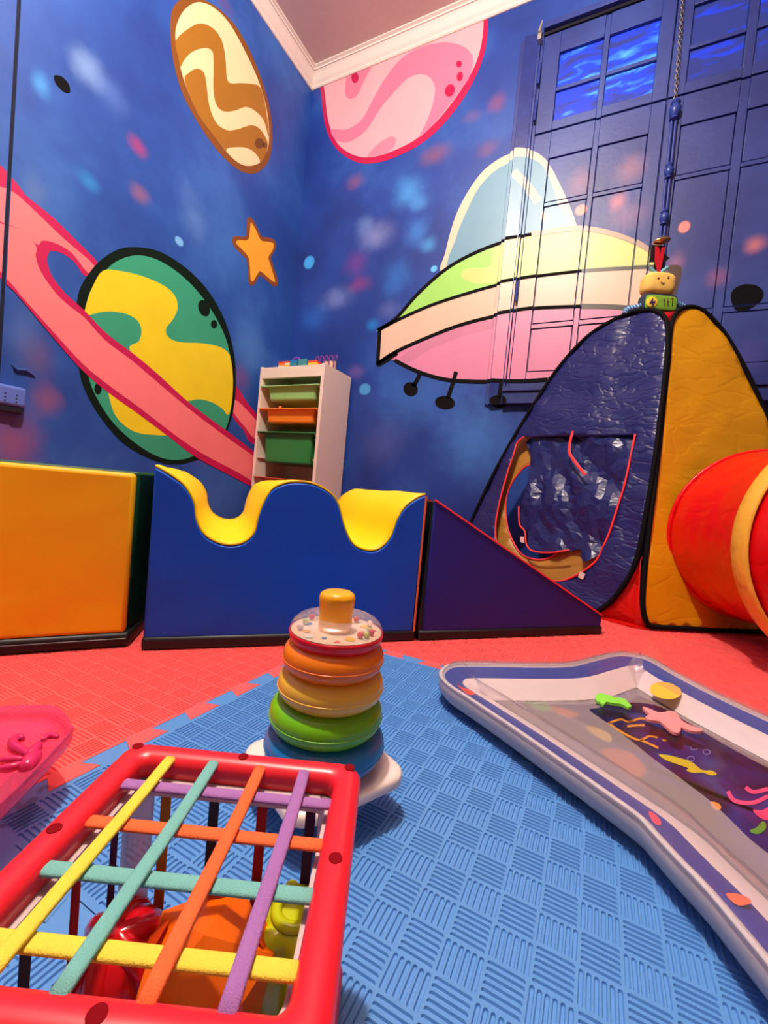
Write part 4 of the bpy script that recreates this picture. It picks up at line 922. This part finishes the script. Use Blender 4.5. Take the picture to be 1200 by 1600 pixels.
ringtoy('plastic_ring', 'orange plastic ring on the stacking toy', 0.0508, 0.0166, 0.0157, 0.1540, S(255, 134, 20), (0.0010, 0.001))
rr_o = Vector((0.0015, 0.0015, 0.0))
rt_ = thing('rattle_ring', 'clear topped red rattle ring at the top of the stacking toy', 'toy ring', TQ+Vector((0, 0, 0.162)), GR)
m = MB(); m.torus(0.0302, 0.0168, 0.0172, 0.1791, origin=TQ+rr_o, ts=16, a0=math.pi, a1=2*math.pi); m.build('red_cup', plastic('toy_red', S(230, 20, 40)), rt_, smooth='all', solid=0.0012)
m = MB(); m.torus(0.0302, 0.0168, 0.0150, 0.1794, origin=TQ+rr_o, ts=16, a0=0, a1=math.pi); m.build('clear_top', clear('clear_plastic_top', (0.96, 0.94, 0.93, 1), 0.16, (0.9, 0.82, 0.8, 1), 0.12, 0.0, 0.14), rt_, smooth='all')
m = MB(); m.lathe([(0.0150, 0.1796), (0.0458, 0.1796)], 48, TQ+rr_o, cap=False); pb = m.build('printed_band', plain('cream_print', S(252, 222, 190), 0.5), rt_)
for k in range(16):
    a = k*2*math.pi/16+0.2; c0 = TQ+rr_o+Vector((math.cos(a)*(0.032+0.006*(k % 2)), math.sin(a)*(0.032+0.006*(k % 2)), 0.1799))
    m = MB(); m.lathe([(0.0004, 0.0), (0.0028+0.0012*(k % 3), 0.0), (0.0028+0.0012*(k % 3), 0.0003), (0.0004, 0.0003)], [5, 3, 12, 4][k % 4], c0)
    m.build('print_motif', plain('motif_%d' % (k % 4), (S(70, 130, 200), S(235, 110, 90), S(250, 190, 50), S(240, 240, 235))[k % 4], 0.5), pb)
for k in range(12):
    a = -1.55+k*0.5 if k > 4 else -0.25+0.14*k
    c0 = TQ+rr_o+Vector((math.cos(a)*(0.033+0.004*(k % 2)), math.sin(a)*(0.033+0.004*(k % 2)), 0.1832))
    m = MB(); m.ellipsoid(c0, (0.0032,)*3, 12, 8); m.build('bead', plastic('bead_%d' % (k % 3), (S(230, 50, 70), S(200, 215, 90), S(245, 225, 215))[k % 3]), rt_, smooth='all')

# ------------------------------------------------------------------ cube bin with elastic bands
HC, SB = 0.143, 0.154
e1 = Vector((0.902, 0.431, 0)).normalized(); e2 = Vector((e1.y, -e1.x, 0))
A0 = floor_pt(208, 1153, HC); A0.z = 0
def bq(a, b, z): return A0+e1*a+e2*b+Vector((0, 0, z))
bin_ = thing('band_bin', 'red framed cube bin with colourful elastic bands', 'sensory toy', bq(SB/2, SB/2, 0))
M_RP = plastic('bin_red', S(240, 32, 48), 0.35)
def sqloop(h, r, n=6):
    out = []
    for (sx, sy, a0) in ((1, 1, 0), (-1, 1, 90), (-1, -1, 180), (1, -1, 270)):
        for k in range(n+1):
            a = math.radians(a0+90*k/n); out.append((SB/2+sx*(h-r)+r*math.cos(a), SB/2+sy*(h-r)+r*math.sin(a)))
    return out
def frame(zb, zt, nm, mat, fwid=0.0165):
    m = MB(); H = SB/2; secs = []
    zm = (zb+zt)/2
    for d, z in ((0.0, zb+0.002), (0.0, zt-0.005), (0.002, zt-0.002), (0.0055, zt), (fwid-0.0055, zt), (fwid-0.002, zt-0.002), (fwid, zt-0.005), (fwid, zb+0.002), (fwid-0.002, zb), (0.002, zb)):
        secs.append([bq(x, y, z) for x, y in sqloop(H-d, max(0.013-d*0.45, 0.004))])
    n = len(secs[0]); k_ = len(secs)
    m.add([p for s in secs for p in s], [(i*n+j, i*n+(j+1) % n, ((i+1) % k_)*n+(j+1) % n, ((i+1) % k_)*n+j) for i in range(k_) for j in range(n)])
    return m.build(nm, mat, bin_, smooth='all')
top = frame(HC-0.015, HC, 'top_frame', M_RP); frame(0.0, 0.014, 'bottom_frame', M_RP)
M_MILK = clear('milky_plastic', (0.9, 0.88, 0.9, 1), 0.55, S(225, 205, 205), 0.25)
m = MB(); H = SB/2; secs = [[bq(x, y, z) for x, y in sqloop(H-d, 0.009)] for d, z in ((0.015, HC-0.014), (0.015, HC-0.023), (0.0195, HC-0.023), (0.0195, HC-0.014))]
n = len(secs[0]); m.add([p for s in secs for p in s], [(i*n+j, i*n+(j+1) % n, ((i+1) % 4)*n+(j+1) % n, ((i+1) % 4)*n+j) for i in range(4) for j in range(n)]); m.build('inner_lip', plain('milky_lip', S(205, 185, 185), 0.4), bin_, smooth=True)
for cx_, cy_ in ((0.016, 0.016), (SB-0.016, 0.016), (0.016, SB-0.016), (SB-0.016, SB-0.016)):
    m = MB(); m.lathe([(0.0085, 0.010), (0.0085, HC-0.014)], 20, bq(cx_, cy_, 0)); m.build('corner_post', M_MILK, bin_, smooth=True)
M_HOLE = plain('hole_red', S(130, 2, 14), 0.8, 0.1)
def plug(a, b): 
    m = MB(); m.lathe([(0.0005, 0), (0.0033, 0), (0.0033, 0.0006), (0.0005, 0.0006)], 14, bq(a, b, HC-0.0002)); m.build('screw_hole', M_HOLE, top)
for a in (0.008, SB/2, SB-0.008):
    for b in (0.008, SB/2, SB-0.008):
        if not (a == SB/2 and b == SB/2): plug(a, b)
BC = {'yellow': S(240, 220, 70), 'teal': S(120, 190, 180), 'orange': S(255, 108, 50), 'purple': S(168, 112, 178)}
def elastic(nm, c): return plain(nm, c, 0.8, var=0.05, scale=900, bump=0.6, bscale=1500, bdist=0.001)
BM = {k: elastic('elastic_'+k, v) for k, v in BC.items()}
def ab_on(px, py, z):
    p = floor_pt(px, py, z)-A0; return p.dot(e1), p.dot(e2)
zt_ = HC-0.0045
for k, (nm, p0) in enumerate((('yellow', (268, 1188)), ('teal', (333, 1198)), ('orange', (405, 1208)), ('purple', (473, 1218)))):
    a, b = ab_on(p0[0], p0[1], zt_)
    path = [bq(a+0.0004*math.sin(t*5), 0.013+(SB-0.026)*t, zt_+0.0020) for t in [i/12 for i in range(13)]]
    m = MB(); m.tube(path, 1, flat=(0.0072, 0.0030), up=(0, 0, 1)); m.build('elastic_band', BM[nm], bin_, smooth='all')
for nm, p0, p1 in (('purple', (178, 1218), (512, 1256)), ('orange', (120, 1273), (500, 1322)), ('teal', (45, 1346), (478, 1400)), ('yellow', (0, 1457), (455, 1520))):
    b = 0.5*(ab_on(*p0, zt_)[1]+ab_on(*p1, zt_)[1])
    m = MB(); m.tube([bq(0.013+(SB-0.026)*t, b, zt_-0.0012) for t in [i/12 for i in range(13)]], 1, flat=(0.0078, 0.0030), up=(0, 0, 1)); m.build('elastic_band', BM[nm], bin_, smooth='all')
SBM = {'gold': elastic('elastic_gold', S(190, 140, 30)), 'black': elastic('elastic_black', S(40, 55, 60)), 'red': elastic('elastic_red', S(170, 24, 24)), 'plum': elastic('elastic_plum', S(70, 22, 70)), 'teal': BM['teal']}
for side in range(4):
    for k, nm in enumerate((('gold', 'black', 'red', 'plum'), ('plum', 'red', 'black', 'gold'), ('plum', 'black', 'teal', 'gold'), ('gold', 'teal', 'red', 'plum'))[side]):
        t = 0.030+k*(SB-0.060)/3
        a, b, up = ((t, 0.010, e2), (0.010, t, e1), (SB-0.006, t, e1), (t, SB-0.010, e2))[side]
        m = MB(); m.tube([bq(a, b, 0.008), bq(a, b, HC/2), bq(a, b, HC-0.010)], 1, flat=(0.0066, 0.0015), up=up); m.build('elastic_band', SBM[nm], bin_)
# shapes inside the bin
def inb(px, py, z): return floor_pt(px, py, z)
# red ribbed ball
pc = inb(192, 1498, 0.036); rb = thing('ribbed_ball', 'red round toy with grooves inside the cube bin', 'toy shape', Vector((pc.x, pc.y, 0.0)), 'toy shapes inside the cube bin')
rad = 0.032; zb_ = rad
m = MB(); m.ellipsoid((pc.x, pc.y, zb_), (rad*0.86,)*3, 24, 16); m.build('core', plastic('shape_red', S(215, 14, 24), 0.15), rb, smooth='all')
for k in range(3):
    m = MB(); an = math.pi*k/3+0.5; ax = Vector((math.cos(an), math.sin(an), 0.25)).normalized(); u_ = ax.orthogonal().normalized(); v_ = ax.cross(u_)
    m.tube([Vector((pc.x, pc.y, zb_))+(u_*math.cos(t)+v_*math.sin(t))*rad*0.80 for t in [2*math.pi*i/32 for i in range(32)]], rad*0.20, 10, closed=True); m.build('rib', plastic('shape_red_rib', S(215, 14, 24), 0.15), rb, smooth='all')
# orange faceted ball
pc = inb(322, 1522, 0.040); ob = thing('faceted_ball', 'orange faceted toy inside the cube bin', 'toy shape', Vector((pc.x, pc.y, 0.0)), 'toy shapes inside the cube bin')
bm_ = bmesh.new(); bmesh.ops.create_icosphere(bm_, subdivisions=1, radius=0.0415)
rotm = Matrix.Rotation(0.6, 4, 'Z') @ Matrix.Rotation(0.35, 4, 'X')
vs = [(rotm @ v.co) for v in bm_.verts]; lowz = min(v.z for v in vs); fs = [tuple(v.index for v in f.verts) for f in bm_.faces]; bm_.verts.index_update()
m = MB(); m.add([Vector((pc.x, pc.y, -lowz+0.0005))+v for v in vs], fs); m.build('shell', plastic('shape_orange', S(255, 110, 6), 0.3), ob)
cc = Vector((pc.x, pc.y, -lowz+0.0005))
for k in range(5):
    d_ = (rotm @ Vector((math.cos(k*1.26+0.3), math.sin(k*1.26+0.3), 0.75))).normalized(); m = MB(); u_ = d_.orthogonal().normalized(); v_ = d_.cross(u_)
    m.prism([cc+d_*0.0372+(u_*math.cos(t)+v_*math.sin(t))*0.0085 for t in [2*math.pi*i/5 for i in range(5)]], d_*0.0005); m.build('pentagon_recess', plastic('shape_orange_dark', S(225, 72, 6), 0.3), ob)
# yellow green wavy block
pc = inb(458, 1478, 0.040); yb_ = thing('wavy_block', 'lime yellow fluted toy inside the cube bin', 'toy shape', Vector((pc.x, pc.y, 0.0)), 'toy shapes inside the cube bin')
m = MB(); n = 48; vs = []
for z, s_ in ((0.0, 0.86), (0.006, 0.97), (0.034, 1.0), (0.056, 0.96), (0.062, 0.84), (0.063, 0.5)):
    for k in range(n):
        a = 2*math.pi*k/n; rr = (0.0225+0.0042*math.cos(6*a))*s_; vs.append((pc.x+rr*math.cos(a+0.3), pc.y+rr*math.sin(a+0.3), z))
m.add(vs, [tuple(range(n-1, -1, -1)), tuple(5*n+k for k in range(n))]+[(i*n+k, i*n+(k+1) % n, (i+1)*n+(k+1) % n, (i+1)*n+k) for i in range(5) for k in range(n)]); m.build('body', plastic('shape_lime', S(205, 212, 10), 0.2), yb_, smooth='all')
m = MB(); m.torus(0.012, 0.0035, 0.003, 0.064, origin=(pc.x, pc.y, 0), seg=30, ts=10); m.build('top_bead', plastic('shape_lime_rim', S(205, 212, 10), 0.2), yb_, smooth='all')

# ------------------------------------------------------------------ inflatable water mat
WO = [(-0.200, 0.690), (-0.196, 0.658), (-0.174, 0.631), (-0.129, 0.603), (-0.062, 0.560), (-0.004, 0.520), (0.037, 0.491), (0.064, 0.471), (0.074, 0.456), (0.088, 0.434), (0.106, 0.408), (0.128, 0.366), (0.160, 0.305), (0.20, 0.27), (0.25, 0.262), (0.32, 0.31), (0.42, 0.41), (0.49, 0.49), (0.51, 0.545), (0.49, 0.595),
      (0.42, 0.665), (0.35, 0.735), (0.275, 0.805), (0.211, 0.871), (0.160, 0.940), (0.128, 0.995), (0.105, 1.012), (0.064, 0.993), (0.023, 0.928), (-0.019, 0.857), (-0.079, 0.803), (-0.147, 0.752), (-0.188, 0.718)]
wo = [Vector((p[0], p[1], 0)) for p in spline(WO, 6)]
nw = len(wo); wi = []
for i in range(nw):
    t = (wo[(i+2) % nw]-wo[i-2]).normalized(); wi.append(Vector((-t.y, t.x, 0)))
if sum((wo[i].x*wo[(i+1) % nw].y-wo[(i+1) % nw].x*wo[i].y) for i in range(nw)) < 0: wi = [-v for v in wi]
for _ in range(6): wi = [(wi[i-1]+wi[i]*2+wi[(i+1) % nw]).normalized() for i in range(nw)]
wm = thing('water_mat', 'inflatable water play mat with a dark blue sea print', 'play mat', (0.15, 0.64, 0))
def loft(name, secs, mat, closed_sec=False, smooth='all', solid=0.0, parent=None, pinch=True):
    m = MB(); k_ = len(secs); vs = []
    for i in range(nw):
        for d, z in secs: vs.append(wo[i]+wi[i]*d+Vector((0, 0, z)))
    m.add(vs, [(i*k_+j, ((i+1) % nw)*k_+j, ((i+1) % nw)*k_+j+1, i*k_+j+1) for i in range(nw) for j in range(k_-1)])
    return m.build(name, mat, parent or wm, smooth=smooth, solid=solid)
LZ = 0.012          # the filled rim lifts the outer seam
def pvc(name, c, tr=0.45):
    m = plain(name, c, 0.35, var=0.02); nt = m.node_tree; b = nt.nodes['Principled BSDF']; t = N(nt, 'ShaderNodeBsdfTranslucent'); t.inputs[0].default_value = c
    mx = N(nt, 'ShaderNodeMixShader'); mx.inputs[0].default_value = tr
    nt.links.new(b.outputs[0], mx.inputs[1]); nt.links.new(t.outputs[0], mx.inputs[2]); nt.links.new(mx.outputs[0], nt.nodes['Material Output'].inputs[0])
    return m
M_WPV = pvc('white_pvc', S(246, 236, 234)); M_BPV = plain('blue_pvc', S(20, 62, 160), 0.3, var=0.12, scale=25)
loft('rim_underside', [(-0.001, 0.041), (-0.004, 0.034), (-0.003, 0.022), (0.004, 0.012), (0.014, 0.006), (0.030, 0.0012), (0.074, 0.0012)], M_WPV)
loft('rim_edge', [(0.0, 0.0412), (0.005, 0.0392)], M_WPV)
loft('blue_border', [(0.005, 0.0392), (0.016, 0.0378), (0.034, 0.0320)], M_BPV)
loft('white_border', [(0.034, 0.0320), (0.048, 0.0275), (0.062, 0.0205), (0.074, 0.0140)], plain('white_print', S(240, 226, 220), 0.35, var=0.02))
M_CLR = clear('clear_pvc', (0.95, 0.93, 0.95, 1), 0.07, S(225, 205, 205), 0.06, 0.05)
loft('clear_rim_top', [(-0.012, 0.043), (0.0, 0.0415), (0.008, 0.052), (0.024, 0.057), (0.046, 0.048), (0.064, 0.028), (0.075, 0.0150)], M_CLR)
loft('seam', [(-0.0045, 0.0425), (-0.0045, 0.0405), (0.001, 0.0405), (0.001, 0.0425), (-0.0045, 0.0425)], M_WPV)
inn_ = [wo[i]+wi[i]*0.074 for i in range(0, nw, 2)]
def sea_mat():
    m, nt, b = new_mat('sea_print'); g = N(nt, 'ShaderNodeNewGeometry')
    nz = N(nt, 'ShaderNodeTexNoise'); nz.inputs['Scale'].default_value = 13; nz.inputs['Detail'].default_value = 6; nz.inputs['Distortion'].default_value = 1.0
    nt.links.new(g.outputs['Position'], nz.inputs['Vector'])
    cr = N(nt, 'ShaderNodeValToRGB'); e = cr.color_ramp.elements
    e[0].position = 0.34; e[0].color = S(24, 14, 52); e[1].position = 0.68; e[1].color = S(24, 70, 150)
    k = e.new(0.5); k.color = S(44, 32, 110)
    nt.links.new(nz.outputs['Fac'], cr.inputs[0]); nt.links.new(cr.outputs[0], b.inputs['Base Color']); b.inputs['Roughness'].default_value = 0.3
    return m
m = MB(); m.add([p+Vector((0, 0, 0.012)) for p in inn_], [tuple(range(len(inn_)))]); sea = m.build('sea_sheet', sea_mat(), wm)
def sea_shape(name, px, rgb, z=0.0126, sm=3):
    pts = spline(px, sm) if sm else px
    m = MB(); m.add([floor_pt(p[0], p[1], z) for p in pts], [tuple(range(len(pts)))]); return m.build(name, plain('print_%d_%d_%d' % rgb, S(*rgb), 0.4), sea)
c9 = lambda p: cp(p, 900, 1040, 4)
sea_shape('printed_fish', c9([(515, 555), (570, 558), (640, 575), (720, 600), (770, 640), (800, 655), (850, 655), (880, 680), (840, 685), (790, 668), (740, 672), (690, 655), (700, 640), (620, 612), (560, 590)]), (215, 190, 40))
for st_ in ([(205, 360), (280, 335), (330, 350), (400, 330), (430, 335)], [(200, 355), (260, 400), (330, 440), (400, 465), (460, 440), (510, 450)], [(320, 380), (360, 375), (430, 372)], [(400, 465), (440, 480), (515, 515)]):
    sea_shape('printed_coral', c9(stroke(st_, 14)), (225, 150, 50), sm=0)
for st_ in ([(950, 785), (985, 840), (1060, 858), (1130, 850), (1200, 815)], [(1060, 760), (1110, 790), (1200, 770)]):
    sea_shape('printed_weed', c9(stroke(st_, 26)), (235, 80, 130), sm=0)
sea_shape('printed_flower', c9([(1105, 900), (1160, 905), (1220, 880), (1260, 930), (1200, 965), (1140, 945)]), (240, 70, 120))
sea_shape('printed_leaf', c9([(1085, 1030), (1130, 1010), (1170, 970), (1190, 1010), (1150, 1050), (1110, 1050)]), (90, 150, 40))
sea_shape('printed_shell', c9([(840, 850), (890, 860), (908, 890), (880, 905), (850, 880)]), (240, 150, 60))
for bx, by in ((738, 512), (815, 540), (718, 582)):
    sea_shape('printed_bubble', c9(stroke([(bx+22*math.cos(t), by+15*math.sin(t)) for t in [2*math.pi*i/10 for i in range(11)]], 4)), (150, 150, 220), sm=0)
sea_shape('printed_shell', c9([(540, 462), (565, 458), (572, 470), (548, 474)]), (230, 170, 60))
sea_shape('printed_weed', [(815, 1085), (840, 1090), (862, 1105), (850, 1112), (828, 1102)], (90, 190, 80))
sea_shape('printed_fish', [(862, 1102), (885, 1108), (905, 1115), (890, 1122), (868, 1112)], (240, 120, 60))
sea_shape('printed_coral', [(915, 1135), (935, 1138), (955, 1150), (952, 1160), (930, 1150)], (240, 200, 70))
sea_shape('printed_coral', [(940, 1170), (985, 1175), (1010, 1205), (990, 1215), (955, 1190)], (230, 120, 80))
sea_shape('printed_wave', [(930, 1068), (965, 1072), (985, 1085), (960, 1092), (935, 1082)], (90, 110, 230))
def rimshape(name, px, rgb, z):
    m = MB(); m.add([floor_pt(p[0], p[1], z) for p in spline(px, 3)], [tuple(range(3*len(px)))]); return m.build(name, plain('rim_%d_%d_%d' % rgb, S(*rgb), 0.4), wm)
# milky cover with the wet clear patch
wet_px = spline(c9([(85, 278), (140, 262), (240, 240), (350, 230), (460, 240), (560, 270), (660, 330), (780, 405), (900, 478), (1050, 560), (1250, 665), (1500, 800), (1700, 930), (1900, 1100), (2000, 1400), (1850, 1560), (1600, 1440), (1420, 1310), (1250, 1185), (1100, 1065), (950, 935), (780, 795), (600, 665), (370, 492), (200, 365)]), 3)
ZW = 0.030
wet = [floor_pt(p[0], p[1], ZW) for p in wet_px]
cov = [Vector((p.x, p.y, ZW)) for p in inn_]
ip2 = [(p.x, p.y) for p in inn_]
def edge_drop(x, y):
    d = min((q[0]-x)**2+(q[1]-y)**2 for q in ED2)**0.5; t = min(1, d/0.05)
    return -(ZW-0.0135)*(1-t*t*(3-2*t))+0.0015*noise.noise(Vector((x*30, y*30, 0)))*t
ED2 = []
for i in range(len(cov)):
    a, b = cov[i], cov[(i+1) % len(cov)]; ED2 += [(a.lerp(b, k/2)) for k in range(2)]
nz_ = Vector((0, 0, 1)); 
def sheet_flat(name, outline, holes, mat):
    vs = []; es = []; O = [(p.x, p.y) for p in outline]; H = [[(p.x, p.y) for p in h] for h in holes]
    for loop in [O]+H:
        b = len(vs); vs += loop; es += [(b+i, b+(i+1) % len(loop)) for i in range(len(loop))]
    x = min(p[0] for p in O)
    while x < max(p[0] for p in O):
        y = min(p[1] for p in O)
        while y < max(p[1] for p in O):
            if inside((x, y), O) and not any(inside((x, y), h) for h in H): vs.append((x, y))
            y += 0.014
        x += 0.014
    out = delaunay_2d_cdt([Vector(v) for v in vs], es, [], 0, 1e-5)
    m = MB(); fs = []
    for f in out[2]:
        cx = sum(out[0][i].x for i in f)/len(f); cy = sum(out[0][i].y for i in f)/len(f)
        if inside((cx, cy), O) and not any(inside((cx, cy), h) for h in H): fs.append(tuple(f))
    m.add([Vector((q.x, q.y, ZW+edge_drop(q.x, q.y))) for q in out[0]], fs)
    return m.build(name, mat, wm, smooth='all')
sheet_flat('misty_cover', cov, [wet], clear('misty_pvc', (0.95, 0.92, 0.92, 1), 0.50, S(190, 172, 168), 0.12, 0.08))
sheet_flat('wet_cover', wet, [], clear('wet_pvc', (0.98, 0.98, 0.99, 1), 0.02, S(200, 190, 190), 0.05, 0.08))
rimshape('printed_crab', [(714, 1070), (722, 1074), (735, 1078), (742, 1084), (734, 1086), (724, 1080)], (230, 70, 50), 0.0392)
rimshape('printed_flower', [(1013, 1268), (1024, 1272), (1033, 1284), (1030, 1290), (1020, 1284)], (235, 80, 100), 0.0392)
rimshape('printed_fish', [(1134, 1397), (1150, 1396), (1168, 1402), (1174, 1410), (1160, 1415), (1148, 1412)], (250, 120, 80), 0.0392)
rimshape('printed_sun', ell(1040, 1079, 25, 13, 8), (250, 205, 70), 0.034)
# foam floaters in the water mat
def floater(name, label, px, rgb, extra=()):
    t = thing(name, label, 'foam toy', floor_pt(px[0][0], px[0][1], 0.031), None); mt = plain(name+'_foam', S(*rgb), 0.6)
    pts = [floor_pt(p[0], p[1], 0.0315) for p in spline(px, 4)]; c0 = sum(pts, Vector())/len(pts); t.location = Vector((c0.x, c0.y, 0.0312))
    m = MB(); m.prism(pts, (0, 0, 0.005)); m.build('body', mt, t, bevel=0.0012); return t
floater('foam_starfish', 'pink foam starfish floating in the water mat', c9([(415, 275), (460, 288), (520, 312), (580, 302), (630, 315), (650, 350), (680, 375), (740, 402), (790, 420), (770, 432), (710, 425), (660, 405), (650, 430), (630, 440), (590, 425), (545, 385), (520, 365), (460, 358), (430, 340), (455, 320), (430, 298)]), (255, 150, 150))
floater('foam_turtle', 'lime green foam sea creature floating in the water mat', c9([(120, 205), (150, 190), (190, 200), (240, 215), (300, 225), (320, 245), (345, 270), (325, 278), (280, 258), (230, 252), (190, 245), (170, 263), (150, 245), (125, 235)]), (140, 230, 70))

# ------------------------------------------------------------------ pink translucent dish at the left edge
dish = thing('pink_dish', 'shallow pink see-through plastic dish near the left edge', 'dish', floor_pt(-60, 1190, 0))
ZD = 0.064
do = [floor_pt(x, y, ZD) for x, y in spline([(0, 1104), (50, 1102), (88, 1104), (104, 1116), (113, 1132), (111, 1143), (60, 1198), (0, 1256), (-60, 1300), (-120, 1325), (-200, 1290), (-230, 1210), (-170, 1140), (-90, 1110)], 4)]
dc = sum(do, Vector())/len(do); dish.location = Vector((dc.x, dc.y, 0))
M_PK = clear('pink_plastic', (1.0, 0.50, 0.62, 1), 0.36, S(245, 95, 145), 0.15); 
m = MB(); nd = len(do); vs = []
dsec = [(0.85, 0.0), (0.78, 0.001), (0.74, 0.034), (0.20, 0.042), (0.05, 0.047), (0.012, 0.052), (0.0, 0.063), (0.018, 0.065), (0.06, 0.056), (0.16, 0.050), (0.6, 0.048)]
for k, z in dsec: vs += [Vector((p.x+(dc.x-p.x)*k, p.y+(dc.y-p.y)*k, z)) for p in do]
m.add(vs, [(i*nd+j, i*nd+(j+1) % nd, (i+1)*nd+(j+1) % nd, (i+1)*nd+j) for i in range(len(dsec)-1) for j in range(nd)]+[tuple((len(dsec)-1)*nd+j for j in range(nd))]); m.build('bowl', M_PK, dish, smooth='all')
cd = lambda p: [floor_pt(x, y, 0.0515) for x, y in cp(p, 0, 1080, 7.27)]
for pts, r in (([(255, 540), (210, 515), (150, 560), (165, 625), (250, 670), (320, 720)], 0.0042), ([(320, 740), (380, 680), (450, 600)], 0.005), ([(0, 780), (120, 765), (260, 770)], 0.003), ([(0, 870), (150, 850), (280, 810)], 0.003), ([(280, 880), (340, 800), (420, 700)], 0.007), ([(480, 560), (560, 500), (660, 520)], 0.003)):
    m = MB(); pa = [Vector(p) for p in spline([tuple(q) for q in cd(pts)], 4, False)]; m.tube(pa, [r*(0.6+0.4*math.sin(math.pi*i/(len(pa)-1))) for i in range(len(pa))], 8); m.build('raised_motif', plastic('pink_relief', S(215, 40, 100)), dish, smooth='all')
